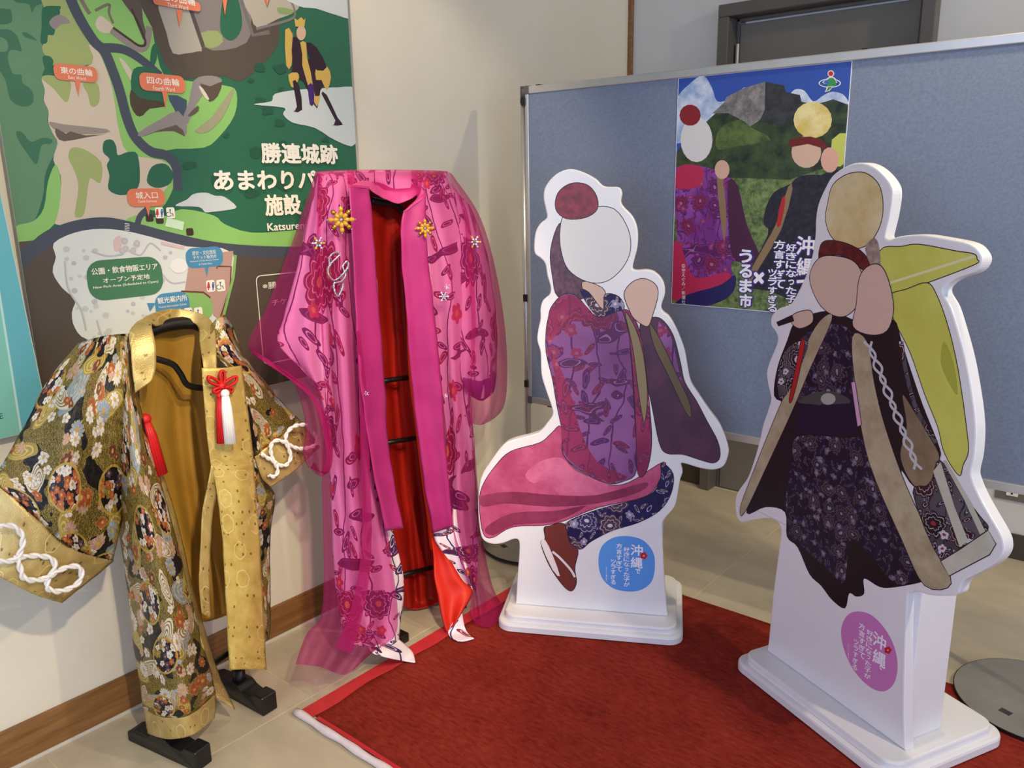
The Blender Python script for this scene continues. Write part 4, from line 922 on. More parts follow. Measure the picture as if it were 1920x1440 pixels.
outlined([(1490, 606), (1520, 590), (1560, 584), (1600, 600), (1640, 612), (1676, 600), (1690, 640), (1706, 690), (1730, 760), (1760, 836), (1762, 860), (1744, 904), (1714, 912), (1690, 890), (1740, 1080), (1730, 1090), (1680, 1100), (1650, 1100), (1620, 1084), (1620, 1112), (1606, 1118), (1592, 1112), (1584, 1140), (1560, 1124), (1540, 1098), (1518, 1076), (1496, 1026), (1476, 1006), (1472, 960), (1436, 950), (1400, 962), (1420, 900), (1470, 770), (1452, 742), (1458, 690), (1476, 640)], BLK)
p.shape([(1500, 640), (1530, 612), (1580, 610), (1602, 640), (1606, 720), (1600, 756), (1500, 756), (1490, 720)], FLOR, 3)
p.shape([(1496, 818), (1590, 822), (1616, 826), (1660, 920), (1700, 1020), (1712, 1080), (1680, 1096), (1640, 1050), (1596, 1010), (1584, 1090), (1560, 1076), (1500, 1020), (1478, 1000), (1474, 930), (1486, 860)], FLOR, 3)
p.shape([(1512, 742), (1540, 734), (1570, 736), (1594, 756), (1500, 756)], ink((70, 70, 72)), 3); p.ell((1553, 748), 14, 11, ink((170, 166, 158)), 14)
p.shape([(1496, 760), (1602, 760), (1608, 818), (1490, 812)], ink((22, 16, 44)), 1)
outlined([(1520, 628), (1548, 592), (1560, 600), (1520, 690), (1486, 770), (1440, 870), (1396, 962), (1388, 952), (1408, 896), (1446, 800), (1480, 720)], BEIGE)
p.shape([(1460, 690), (1480, 650), (1516, 640), (1500, 690), (1474, 742), (1460, 742)], GREY, 3)
outlined([(1598, 632), (1626, 640), (1640, 720), (1660, 800), (1700, 912), (1752, 1020), (1784, 1094), (1734, 1098), (1690, 1010), (1630, 868), (1606, 740)], BEIGE)
outlined([(1692, 740), (1714, 770), (1744, 820), (1762, 858), (1746, 902), (1722, 916), (1700, 890), (1688, 850), (1700, 800)], BEIGED)
for k in (0, 1): p.band([(1624+k*3+(8 if (i+k) % 2 else -4)+i*9.4, 640+i*24) for i in range(11)], .007, ink((196, 194, 198)))
p.band([(1690, 640), (1700, 700), (1716, 760), (1740, 806), (1756, 830)], .012, GREY)
outlined([(1712, 924), (1744, 908), (1762, 862), (1800, 920), (1838, 968), (1852, 994), (1800, 1028), (1764, 1050)], GREY)
p.shape([(1750, 884), (1764, 866), (1790, 950), (1816, 1014), (1800, 1026)], CREAM, 1); p.shape([(1768, 864), (1774, 862), (1820, 940), (1848, 996), (1838, 1002), (1808, 936)], CREAM, 1)
outlined([(1764, 1052), (1800, 1030), (1853, 994), (1868, 1020), (1856, 1040), (1780, 1080)], CREAM, k=1)
outlined([(1492, 690), (1502, 640), (1510, 642), (1500, 696), (1486, 750), (1480, 748)], ink((178, 34, 34)))
outlined([(1596, 716), (1604, 716), (1616, 796), (1608, 800)], ink((214, 160, 196)), k=1)
outlined([(1518, 520), (1536, 484), (1570, 480), (1604, 492), (1620, 526), (1612, 566), (1588, 592), (1560, 590), (1534, 566)], SKIN)
outlined([(1484, 604), (1490, 588), (1520, 582), (1524, 604), (1500, 616)], SKIN)
p.shape([(1456, 604), (1486, 590), (1490, 602), (1460, 612)], BLK, 1)
outlined([(1612, 520), (1630, 498), (1652, 498), (1668, 530), (1676, 580), (1664, 620), (1632, 628), (1600, 612), (1606, 570)], ink((216, 180, 164)))
p.build('printed_front', bd2)
emblem(F2, bd2, [(1577, 1188), (1584, 1160), (1602, 1147), (1632, 1152), (1660, 1180), (1678, 1216), (1683, 1252), (1676, 1282), (1658, 1296), (1634, 1290), (1606, 1264), (1586, 1228)], 0, (206, 128, 190),
       [('沖縄', 1651, 1180, 1244, 25, .018, 0), ('で', 1652, 1240, 1254, 9, .03, 0), ('好きになった子が', 1632, 1178, 1270, 12, .015, -.06), ('方言すぎて', 1617, 1165, 1232, 12, .015, 0), ('ツラすぎる', 1606, 1196, 1254, 9, .015, -.05), ('©空えぐみ・新潮社', 1591, 1206, 1238, 2.2, 0, 0)], (1665, 1219))

# ---------------------------------------------------------------- cloth sheets
def sheet(name, rows, x0, mat, parent, nu=6, nv=6, fold=None, thick=.0025, zmin=.012, label=None, crumple=.0, seed=0.0):
    """smooth cloth through rows of control points (pixel x, pixel y, offset from the hanging plane x = x0)"""
    R, Cn = len(rows), len(rows[0])
    def rowpt(i, t):
        r_ = rows[i]; f = t*(Cn-1); k = min(int(f), Cn-2); u = f-k
        return cr(r_[max(k-1, 0)], r_[k], r_[k+1], r_[min(k+2, Cn-1)], u)
    NU, NV = (Cn-1)*nu, (R-1)*nv; P = []
    for j in range(NV+1):
        f = j/nv; k = min(int(f), R-2); tv = f-k; line = []
        for i in range(NU+1):
            t = i/NU
            q = cr(rowpt(max(k-1, 0), t), rowpt(k, t), rowpt(k+1, t), rowpt(min(k+2, R-1), t), tv)
            d = q[2]
            if fold:
                amp, fr_, ph, pw = fold; vv_ = j/NV
                d += amp*(vv_**pw)*math.sin(2*math.pi*fr_*t+ph+1.3*math.sin(3*vv_+ph))*min(1, 6*min(t, 1-t)+.25)
            w_ = onplane(q[0], q[1], Vector((x0+d, 0, 0)), Vector((1, 0, 0)))
            if crumple: w_.x += crumple*mnoise.noise(Vector((w_.y*11+seed, w_.z*11, seed)))+.5*crumple*mnoise.noise(Vector((w_.y*31+seed, w_.z*24, seed)))
            if w_.z < zmin: w_ = onz(q[0], q[1], zmin+.004*max(0, mnoise.noise(Vector((q[0]*.08, q[1]*.08, seed)))))
            line.append(w_)
        P.append(line)
    W = max(sum((P[j][i+1]-P[j][i]).length for i in range(NU)) for j in (0, NV//2, NV))
    H = sum((P[j+1][NU//2]-P[j][NU//2]).length for j in range(NV))
    vs_ = [v for l in P for v in l]; N = NU+1
    fs = [(j*N+i, (j+1)*N+i, (j+1)*N+i+1, j*N+i+1) for j in range(NV) for i in range(NU)]
    me = mesh_from(vs_, fs, name); uvl = me.uv_layers.new(name='UVMap')
    for lp in me.loops:
        j, i = divmod(lp.vertex_index, N); l = sum((P[j][q+1]-P[j][q]).length for q in range(0))
        uvl.data[lp.index].uv = (i/NU*W+seed*.37, -j/NV*H+seed*.21)
    o = link(name, me, mat, parent, label, True)
    if thick:
        so = o.modifiers.new('thickness', 'SOLIDIFY'); so.thickness = thick; so.offset = -1
    return o
def pxd(x0):
    return lambda x, y, d: onplane(x, y, Vector((x0+d, 0, 0)), Vector((1, 0, 0)))
def rope(name, px, P, d, rad, mat, parent):
    """two-strand twisted cord along pixel points"""
    ln = [P(x, y, d) for x, y in smooth_line(px, 8)]
    # resample evenly
    pts = [ln[0]]; step = rad*.9
    for a, b in zip(ln, ln[1:]):
        while (b-pts[-1]).length > step: pts.append(pts[-1]+(b-pts[-1]).normalized()*step)
    mb = MB()
    for s_ in (0, math.pi):
        q = []
        for i, c in enumerate(pts):
            t = (pts[min(i+1, len(pts)-1)]-pts[max(i-1, 0)]).normalized(); n1 = Vector((1, 0, 0)); n1 = (n1-t*n1.dot(t)).normalized(); n2 = t.cross(n1)
            a = i*.75+s_; q.append(c+(n1*math.cos(a)+n2*math.sin(a))*rad*.55)
        mb.tube(q, rad*.62, 6)
    return mb.build(name, mat, parent, True)

# ---------------------------------------------------------------- gold jacket and its black stand
JX = .27; J = pxd(JX)
js = thing('garment_stand', 'black garment stand with two feet under the gold jacket', 'stand', onz(395, 1340))
def foot(center_px, dirv, ln, parent):
    c = onz(*center_px); d = Vector(dirv).normalized(); R = Matrix((d, Vector((-d.y, d.x, 0)), Vector((0, 0, 1)))).transposed()
    prof = [(-.5, .0), (-.5, .022), (-.40, .032), (-.17, .034), (-.10, .046), (.10, .046), (.17, .036), (.30, .034), (.34, .044), (.49, .044), (.5, .04), (.5, .0)]
    vs_ = []
    for sy in (-.021, .021):
        for (t, z) in prof: vs_.append(c+R@Vector((t*ln, sy*(1.35 if abs(t) < .2 else 1.2), z*1.3+.0005)))
    n = len(prof); fs = [tuple(range(n-1, -1, -1)), tuple(range(n, 2*n))]+[(i, (i+1) % n, n+(i+1) % n, n+i) for i in range(n)]
    mb = MB(); mb.add(vs_, fs); o = mb.build('foot', M_black, parent, bevel=.004)
    return c
fc1 = foot((318, 1408), (.26, .05, 0), .27, js); fc2 = foot((452, 1306), (.26, .02, 0), .27, js)
for c in (fc1, fc2):
    mb = MB(); mb.tube([c+Vector((0, 0, .04)), c+Vector((0, 0, .09))], .019, 14); mb.build('collar_joint', M_black, js, True)
    mb = MB(); mb.tube([c+Vector((0, 0, .045)), Vector((c.x, c.y, 1.06))], .0115, 12); mb.build('pole', M_blackm, js, True)
mb = MB(); mb.tube([Vector((fc1.x, fc1.y, .16)), Vector((fc2.x, fc2.y, .16))], .009, 10); mb.build('lower_bar', M_blackm, js, True)
mb = MB(); q = [J(x, y, -.02) for x, y in smooth_line([(288, 672), (304, 676), (325, 684), (338, 700), (352, 722), (380, 728)], 5)]; mb.tube(q, .008, 8); mb.build('hanger_hook', M_black, js, True)
mb = MB(); q = [J(x, y, -.05) for x, y in smooth_line([(268, 628), (292, 616), (325, 608), (362, 606), (392, 618)], 5)]; mb.tube(q, .017, 10); mb.build('hanger_shoulder', M_black, js, True)

jk = thing('brocade_jacket', 'gold and black floral brocade jacket open at the front, white cords on the cuffs', 'jacket', onz(395, 1330, .05))
def D(row, *ds): return [(x, y, d) for (x, y), d in zip(row, ds)]
def rows_xy(spec, ds): return [[(x, y, d) for x, d in zip(xs, ds)] for y, xs in spec]
sheet('lining', [D([(262, 618), (300, 610), (350, 606), (402, 616)], -.01, -.07, -.08, -.02), D([(262, 720), (310, 720), (355, 720), (412, 720)], -.01, -.10, -.10, -.03), D([(268, 850), (320, 850), (365, 850), (420, 850)], -.01, -.10, -.10, -.03),
     D([(300, 1000), (345, 1000), (385, 1000), (428, 1000)], -.02, -.10, -.10, -.03), D([(325, 1090), (365, 1090), (395, 1090), (440, 1085)], -.02, -.09, -.09, -.03), D([(340, 1160), (372, 1166), (402, 1162), (446, 1145)], -.02, -.08, -.09, -.03)], JX, M_lining, jk, 7, 6, (.012, 3.2, .4, .4), seed=3)
body = [D([(202, 634), (222, 630), (240, 632), (256, 640)], -.03, .02, .03, .02), D([(206, 760), (228, 756), (248, 760), (264, 764)], -.04, .05, .08, .05), D([(211, 880), (238, 884), (270, 884), (294, 878)], -.05, .06, .10, .05),
        D([(224, 1000), (256, 1006), (300, 1004), (328, 996)], -.05, .06, .11, .05), D([(238, 1100), (274, 1106), (320, 1104), (352, 1094)], -.05, .07, .12, .05), D([(250, 1200), (288, 1208), (338, 1204), (376, 1190)], -.05, .08, .13, .05), D([(261, 1280), (298, 1292), (350, 1288), (396, 1262)], -.05, .08, .14, .05), D([(269, 1328), (306, 1346), (358, 1340), (404, 1300)], -.05, .08, .14, .05)]
sheet('front_panel', body, JX, M_broc, jk, 7, 6, (.006, 2, .6, .5), crumple=.008, seed=1)
sheet('hem_band', [body[-1], D([(273, 1354), (311, 1366), (361, 1358), (405, 1324)], -.05, .082, .142, .05), D([(277, 1376), (316, 1386), (364, 1377), (403, 1346)], -.05, .082, .142, .05)], JX, M_gold, jk, 7, 5, crumple=.003, seed=2)
sheet('front_facing', [D([(258, 766), (266, 770)], .05, .03), D([(290, 880), (304, 884)], .05, .02), D([(322, 990), (338, 994)], .05, .01), D([(348, 1090), (360, 1096)], .05, .0), D([(372, 1180), (388, 1192)], .05, .0), D([(392, 1262), (412, 1266)], .05, .0), D([(400, 1304), (441, 1330)], .05, .06)], JX, M_gold, jk, 5, 6, crumple=.006, seed=5)
slv = [D([(146, 644), (180, 634), (215, 628), (252, 626)], -.02, .0, .02, .03), D([(86, 720), (138, 716), (190, 722), (244, 740)], -.02, .03, .06, .06), D([(42, 802), (108, 812), (176, 830), (236, 852)], -.02, .05, .07, .02), D([(4, 870), (80, 905), (158, 938), (232, 950)], -.02, .05, .07, -.02), D([(-24, 888), (60, 966), (138, 1030), (214, 1052)], -.02, .04, .05, -.03)]
sheet('sleeve', slv, JX, M_broc, jk, 8, 8, (.012, 2.2, 1.1, .6), crumple=.012, seed=7)
cf = sheet('cuff', [slv[-1], D([(-44, 990), (26, 1042), (92, 1084), (166, 1092)], -.02, .045, .05, -.02), D([(-62, 1056), (0, 1082), (58, 1112), (116, 1131)], -.02, .04, .04, 0)], JX, M_gold, jk, 7, 8, crumple=.006, seed=8)
sheet('front_panel', [D([(440, 690), (470, 740)], .06, .0), D([(452, 780), (492, 840)], .06, -.02), D([(462, 880), (506, 905)], .06, -.02), D([(470, 960), (516, 935)], .06, -.02), D([(476, 1020), (508, 1010)], .06, -.01), D([(484, 1110), (508, 1105)], .06, .0), D([(490, 1205), (507, 1196)], .06, .0)], JX, M_broc, jk, 6, 6, crumple=.006, seed=9)
slr = [D([(396, 610), (416, 590), (438, 614)], .03, .02, -.02), D([(398, 656), (436, 650), (468, 680)], .06, .05, -.03), D([(438, 704), (480, 714), (508, 728)], .06, .04, -.03), D([(462, 774), (504, 776), (540, 766)], .05, .03, -.03), D([(478, 856), (514, 828), (562, 786)], .03, .03, -.02)]
sheet('sleeve', slr, JX, M_broc, jk, 8, 7, (.01, 2, .3, .6), crumple=.012, seed=11)
cf2 = sheet('cuff', [slr[-1], D([(490, 894), (542, 862), (582, 812)], .03, .035, -.02), D([(510, 914), (552, 884), (599, 838)], .03, .03, -.02)], JX, M_gold, jk, 7, 6, crumple=.005, seed=12)
sheet('collar', [D([(252, 736), (284, 714)], .09, .10), D([(249, 700), (293, 692)], .09, .10), D([(246, 660), (291, 650)], .08, .09), D([(244, 622), (285, 608)], .05, .06), D([(276, 592), (292, 612)], .0, -.01), D([(320, 579), (322, 606)], -.05, -.05), D([(362, 584), (356, 604)], -.04, -.04), D([(392, 598), (372, 614)], .0, -.02), D([(404, 630), (374, 640)], .05, .04), D([(404, 664), (376, 672)], .085, .08), D([(404, 694), (380, 696)], .095, .09)], JX, M_gold, jk, 7, 6, crumple=.008, seed=14)
lp_ = rows_xy([(690, (378, 418, 453)), (760, (383, 425, 463)), (850, (392, 434, 474)), (900, (403, 440, 478)), (1000, (415, 448, 486)), (1100, (422, 456, 493)), (1200, (427, 462, 497)), (1256, (429, 465, 500))], (.10, .115, .095))
lp_[0][2] = (453, 685, .095)
lapel = sheet('lapel', lp_, JX, M_gold2, jk, 6, 7, (.003, 1.5, .2, .3), crumple=.006, seed=16)
sheet('tie_strip', [D([(396, 872), (416, 892)], .10, .10), D([(388, 918), (409, 926)], .09, .09), D([(380, 960), (399, 964)], .08, .08), D([(375, 1030), (394, 1034)], .07, .07), D([(374, 1100), (394, 1105)], .06, .06), D([(378, 1150), (396, 1160)], .06, .06)], JX, M_gold, jk, 4, 6, crumple=.005, seed=18)
def tassel(path, d, rad, mat, parent, name='tassel', label=None):
    mb = MB(); P = [J(x, y, d) for x, y in path]; a, b = P[0], P[-1]
    mb.ball(a, (rad*.9, rad*.9, rad*.9), mi=0, su=10, sv=7)
    n = 14
    for k in range(n):
        an = 2*math.pi*k/n; o_ = Vector((math.cos(an), math.sin(an), 0))
        mb.tube([a+o_*rad*.45-Vector((0, 0, rad*.5)), a.lerp(b, .3)+o_*rad*.75, b+o_*rad*.95], [rad*.3, rad*.34, rad*.36], 5)
    return mb.build(name, mat, parent, True, label=label)
tassel([(412, 742), (416, 830)], .135, .010, M_red_c, jk, label='red tassel'); tassel([(422, 738), (432, 830)], .150, .012, M_white_c, jk, label='white tassel')
tassel([(272, 786), (298, 888)], .05, .016, M_red_c, jk, label='red tassel')
mb = MB()
for lp in ([(416, 722), (404, 712), (390, 706), (392, 716), (406, 722), (416, 724)], [(416, 722), (428, 712), (442, 706), (441, 716), (428, 724), (416, 726)], [(416, 720), (411, 706), (414, 696), (419, 698), (420, 712), (417, 722)], [(414, 726), (400, 730), (402, 736), (414, 730)], [(418, 726), (434, 728), (432, 736), (420, 730)]):
    for off in (0, .006): mb.tube([J(x+off*300, y, .125+off) for x, y in smooth_line(lp, 4)], .0035, 6)
mb.ball(J(416, 724, .132), (.008, .01, .01)); mb.build('knot', M_red_c, jk, True, label='red decorative cord knot')
for pth in ([(-12, 990), (18, 985), (38, 997), (43, 1018), (32, 1046), (10, 1053), (-12, 1050)], [(32, 1046), (62, 1042), (94, 1046), (103, 1060), (95, 1078), (70, 1088), (45, 1084), (38, 1066), (30, 1040)], [(95, 1078), (88, 1092), (90, 1104), (108, 1109), (134, 1102), (150, 1088), (152, 1068), (138, 1061), (114, 1068), (94, 1080)]):
    rope('cord', pth, J, .062, .0062, M_white_c, cf)
for pth in ([(574, 796), (552, 799), (538, 812), (537, 830), (560, 841), (584, 838), (595, 828), (588, 808)], [(537, 830), (516, 826), (507, 840), (514, 866), (535, 873), (545, 856), (536, 828)], [(518, 868), (500, 858), (489, 850)], [(514, 866), (521, 882), (514, 894), (502, 890)]):
    rope('cord', pth, J, .046, .0055, M_white_c, cf2)

# ---------------------------------------------------------------- pink robes and their stand
KX = .33; K = pxd(KX)
kc = onz(745, 1165)
ks = thing('kimono_stand', 'black upright kimono stand hidden inside the pink robes', 'stand', (KX-.06, 1.70, 0))
kx = KX-.07
mb = MB(); mb.tube([(kx, 1.475, 1.478), (kx, 1.93, 1.478)], .012, 12); mb.build('shoulder_bar', M_blackm, ks, True)
KY = [K(690, 700, -.07).y, K(811, 700, -.07).y]
for yy in KY:
    mb = MB(); mb.tube([(kx, yy, .03), (kx, yy, 1.47)], .010, 10); mb.build('pole', M_blackm, ks, True)
for (a, b) in (((706, 716), (772, 707)), ((718, 831), (782, 821)), ((738, 1082), (822, 1061))):
    mb = MB(); mb.tube([K(*a, -.065), K(*b, -.065)], .0085, 8); mb.build('rung', M_blackm, ks, True)
for yy in KY:
    mb = MB(); mb.box((kx-.02, yy, .016), (.26, .035, .031)); mb.build('foot', M_black, ks, bevel=.004)
mb = MB(); mb.tube([K(x, y, -.05) for x, y in smooth_line([(694, 376), (715, 380), (740, 384), (758, 402)], 4)], .012, 8); mb.build('hanger', M_black, ks, True)

pk = thing('patterned_robe', 'white robe with plum flower print and red lining, worn under the sheer magenta robe', 'robe', (KX, 1.72, .01))
sheet('lining', [D([(668, 346), (706, 352), (748, 356), (796, 350)], -.03, -.08, -.08, -.03), D([(686, 500), (720, 500), (750, 500), (790, 500)], -.03, -.12, -.12, -.02), D([(694, 700), (730, 700), (760, 700), (806, 700)], -.03, -.12, -.12, -.02), D([(706, 900), (745, 900), (780, 900), (822, 900)], -.03, -.12, -.12, -.02),
     D([(724, 1000), (755, 1000), (788, 1000), (830, 1000)], -.02, -.11, -.11, -.02), D([(738, 1090), (765, 1095), (792, 1095), (832, 1085)], -.02, -.10, -.10, -.02), D([(742, 1132), (768, 1142), (794, 1140), (834, 1126)], -.02, -.10, -.10, -.02)], KX, M_red, pk, 8, 7, (.014, 3.4, .8, .3), crumple=.006, seed=21)
sheet('front_panel', [D([(592, 324), (628, 321), (652, 320), (668, 320)], -.06, -.06, -.062, -.064), D([(597, 340), (630, 340), (656, 340), (672, 342)], .012, .014, .01, -.015), D([(594, 430), (628, 430), (662, 430), (696, 430)], .0, .04, .04, .01), D([(600, 570), (634, 570), (674, 570), (710, 570)], .0, .045, .045, .02), D([(608, 730), (642, 730), (682, 730), (716, 730)], .0, .05, .045, .02), D([(618, 890), (652, 892), (692, 892), (728, 890)], .0, .05, .045, .02),
     D([(622, 1000), (660, 1002), (700, 1002), (738, 1000)], .01, .06, .055, .02), D([(628, 1090), (668, 1092), (716, 1092), (758, 1088)], .02, .07, .065, .03), D([(638, 1160), (676, 1164), (718, 1164), (752, 1158)], .03, .09, .085, .04), D([(652, 1206), (690, 1214), (722, 1214), (748, 1202)], .06, .11, .11, .06)], KX, M_bing, pk, 7, 7, (.016, 2.6, .5, .7), crumple=.004, seed=23)
sheet('hem_flap', [D([(690, 1206), (718, 1208), (748, 1198)], .09, .10, .06), D([(694, 1218), (736, 1222), (772, 1220)], .12, .13, .1), D([(700, 1226), (738, 1236), (779, 1242)], .13, .14, .12)], KX, M_bing, pk, 7, 5, seed=53.3)
sheet('sleeve', [D([(592, 330), (600, 330), (612, 328)], -.02, .0, .01), D([(564, 470), (590, 476), (612, 480)], -.03, .01, .0), D([(534, 590), (580, 598), (616, 600)], -.03, .02, .02), D([(522, 646), (580, 676), (622, 690)], -.03, .025, .03), D([(584, 712), (606, 756), (628, 770)], -.01, .03, .03), D([(604, 800), (616, 832), (632, 840)], .0, .03, .03)], KX, M_bing, pk, 8, 7, (.012, 2.2, .2, .6), crumple=.004, seed=25)
sheet('front_panel', [D([(782, 320), (810, 320), (838, 322)], -.06, -.06, -.06), D([(784, 342), (811, 340), (840, 339)], .02, .016, .012), D([(796, 450), (832, 442), (868, 430)], .02, .04, .0), D([(812, 570), (850, 560), (890, 550)], .02, .05, .0), D([(824, 700), (852, 702), (882, 705)], .02, .05, .01), D([(836, 850), (862, 852), (890, 852)], .02, .05, .02), D([(812, 986), (852, 984), (898, 984)], .03, .06, .03), D([(832, 1040), (862, 1042), (896, 1046)], .05, .07, .05), D([(872, 1098), (882, 1103), (892, 1108)], .08, .09, .08)], KX, M_bing, pk, 7, 7, (.012, 2, .9, .6), crumple=.004, seed=27)
sheet('sleeve', [D([(842, 352), (862, 366), (880, 385)], .0, .0, -.03), D([(846, 450), (882, 452), (910, 460)], .01, .02, -.03), D([(846, 550), (888, 556), (928, 562)], .02, .035, -.02), D([(850, 640), (894, 646), (933, 650)], .03, .045, -.01), D([(864, 706), (900, 712), (930, 706)], .03, .05, .0), D([(880, 738), (904, 748), (924, 736)], .02, .04, .01)], KX, M_bing, pk, 8, 7, (.006, 2.4, .2, .5), crumple=.006, seed=28)
sheet('sleeve_lining', [D([(868, 708), (900, 714), (928, 706)], .04, .06, .02), D([(872, 728), (902, 736), (926, 726)], .04, .058, .02), D([(884, 744), (904, 752), (920, 742)], .02, .04, .02)], KX, silk('purple_lining', (104, 40, 112), (140, 70, 150), .5), pk, 7, 5, crumple=.012, seed=29)
sheet('lining_edge', [D([(752, 420), (758, 420)], .0, .02), D([(760, 560), (766, 560)], .0, .02), D([(766, 700), (778, 700)], .0, .02), D([(778, 800), (790, 800)], .0, .02), D([(790, 900), (802, 900)], .0, .02), D([(800, 970), (812, 975)], .0, .02), D([(806, 1030), (818, 1035)], .0, .03)], KX, silk('orange_red_silk', (206, 46, 12), (222, 64, 18), .5), pk, 4, 7, seed=30)
sheet('lining_flap', [D([(806, 1000), (816, 1000)], .02, .04), D([(812, 1040), (840, 1042)], .03, .06), D([(814, 1080), (866, 1086)], .05, .10), D([(820, 1112), (886, 1110)], .07, .13), D([(826, 1150), (868, 1146)], .09, .14), D([(836, 1186), (852, 1172)], .11, .14)], KX, silk('red_silk_turned', (196, 34, 18), (214, 48, 26), .5), pk, 8, 7, (.01, 1.3, .4, .5), seed=31)
sheet('hem_flap', [D([(848, 1168), (858, 1150), (866, 1150)], .12, .13, .13), D([(840, 1186), (862, 1178), (874, 1182)], .12, .14, .15), D([(850, 1200), (868, 1202), (889, 1197)], .14, .15, .16)], KX, M_bing, pk, 6, 5, crumple=.004, seed=61.7)

sr = thing('sheer_robe', 'sheer magenta organza over-robe with satin lapels and jewelled brooches', 'robe', (KX+.05, 1.75, .01))
sheet('yoke', [D([(650, 320), (690, 319), (715, 319), (745, 319), (795, 320)], -.062, -.062, -.062, -.062, -.062), D([(652, 334), (690, 334), (716, 334), (746, 334), (794, 334)], -.0, -.02, -.03, -.02, -.0), D([(656, 350), (692, 352), (718, 354), (750, 354), (790, 350)], .02, -.01, -.03, -.01, .02)], KX, [M_bing], sr, 5, 6, seed=33, thick=.0015)
sheet('yoke_overlay', [D([(650, 319), (690, 318), (715, 318), (745, 318), (795, 319)], -.054, -.054, -.054, -.054, -.054), D([(652, 334), (690, 334), (716, 334), (746, 334), (794, 334)], .01, -.008, -.02, -.008, .01), D([(656, 352), (692, 354), (718, 356), (750, 356), (790, 352)], .035, .0, -.02, .0, .035)], KX, M_sheer, sr, 5, 6, thick=0, seed=34)
sheet('front_panel', [D([(590, 322), (616, 320), (640, 319), (664, 319)], -.052, -.052, -.052, -.052), D([(595, 338), (620, 338), (643, 338), (664, 340)], .024, .030, .034, .036), D([(595, 450), (620, 450), (642, 450), (666, 450)], .03, .07, .07, .05), D([(602, 600), (626, 600), (650, 600), (674, 600)], .03, .075, .075, .05), D([(610, 750), (635, 750), (658, 750), (684, 750)], .03, .08, .075, .05), D([(604, 880), (635, 880), (666, 876), (696, 860)], .03, .085, .08, .05), D([(605, 965), (642, 966), (682, 965), (720, 958)], .03, .09, .085, .06), D([(607, 1080), (652, 1085), (700, 1086), (740, 1090)], .04, .10, .10, .07),
     D([(601, 1155), (646, 1166), (697, 1172), (746, 1160)], .05, .12, .12, .09), D([(574, 1190), (632, 1206), (690, 1208), (738, 1196)], .04, .13, .14, .11), D([(554, 1245), (602, 1251), (650, 1264), (702, 1216)], .06, .13, .15, .14)], KX, M_sheer, sr, 8, 7, (.02, 3.2, .3, .8), thick=0, seed=35)
sheet('sleeve', [D([(591, 323), (597, 324), (604, 328)], -.03, .02, .04), D([(560, 420), (580, 425), (602, 430)], -.05, .03, .05), D([(530, 500), (566, 510), (604, 520)], -.06, .04, .06), D([(498, 580), (552, 596), (606, 602)], -.06, .05, .07), D([(467, 654), (530, 682), (608, 690)], -.06, .05, .07), D([(545, 712), (582, 736), (612, 750)], -.02, .05, .07), D([(572, 790), (598, 802), (620, 800)], .0, .06, .07), D([(568, 850), (600, 872), (624, 846)], .0, .06, .07), D([(578, 876), (602, 894), (618, 880)], .01, .06, .06)], KX, M_sheer, sr, 8, 7, (.014, 2.4, .9, .6), thick=0, seed=36)
sheet('sleeve_hem', [D([(468, 652), (470, 660)], -.055, -.05), D([(500, 672), (500, 682)], .02, .03), D([(545, 702), (544, 712)], .04, .05), D([(585, 736), (582, 746)], .055, .06), D([(610, 780), (600, 786)], .07, .075), D([(624, 850), (612, 852)], .075, .08), D([(614, 888), (602, 884)], .065, .075), D([(582, 878), (588, 866)], .015, .05)], KX, M_sheer2, sr, 3, 6, thick=0, seed=37)
sheet('seam_band', [D([(668, 620), (676, 620)], .095, .095), D([(674, 760), (690, 760)], .095, .09), D([(677, 900), (694, 900)], .10, .095), D([(679, 1000), (697, 1000)], .105, .105), D([(671, 1080), (692, 1086)], .12, .12), D([(655, 1150), (678, 1160)], .14, .14), D([(628, 1216), (660, 1224)], .16, .165)], KX, M_sheer2, sr, 4, 6, thick=0, seed=38)
sheet('front_panel', [D([(772, 319), (806, 319), (840, 321)], -.052, -.052, -.052), D([(774, 340), (808, 338), (842, 337)], .036, .032, .024), D([(800, 450), (838, 440), (880, 412)], .05, .07, .05), D([(815, 600), (850, 600), (892, 600)], .05, .08, .08), D([(826, 720), (856, 722), (884, 742)], .05, .085, .08), D([(836, 850), (862, 852), (892, 860)], .05, .085, .05), D([(848, 985), (872, 986), (902, 985)], .06, .09, .05), D([(862, 1050), (886, 1052), (914, 1060)], .08, .10, .07), D([(882, 1112), (900, 1120), (928, 1110)], .10, .12, .09), D([(882, 1150), (908, 1172), (950, 1136)], .13, .15, .11), D([(890, 1170), (926, 1172), (974, 1102)], .14, .15, .11)], KX, M_sheer, sr, 8, 7, (.016, 2.4, .4, .8), thick=0, seed=39)
sheet('sleeve', [D([(836, 322), (846, 325), (853, 334)], .03, .02, -.03), D([(868, 400), (884, 398), (898, 402)], .03, .03, -.04), D([(876, 490), (906, 490), (926, 490)], .06, .06, -.04), D([(884, 600), (922, 608), (946, 606)], .085, .085, -.04), D([(882, 700), (924, 710), (951, 706)], .09, .095, -.03), D([(884, 756), (916, 776), (944, 764)], .06, .08, -.01), D([(880, 792), (900, 797), (918, 791)], .04, .05, .0)], KX, M_sheer, sr, 8, 7, (.014, 2.6, 1.7, .5), thick=0, seed=40)
sheet('lapel', [D([(654, 346), (692, 350)], .062, .05), D([(660, 440), (701, 440)], .085, .06), D([(667, 580), (711, 580)], .09, .06), D([(676, 720), (722, 720)], .095, .06), D([(690, 820), (728, 820)], .095, .06), D([(704, 905), (739, 902)], .10, .065), D([(722, 996), (756, 990)], .105, .08)], KX, M_mag, sr, 8, 8, (.006, 1.2, .4, .4), crumple=.005, seed=41, thick=.0015)
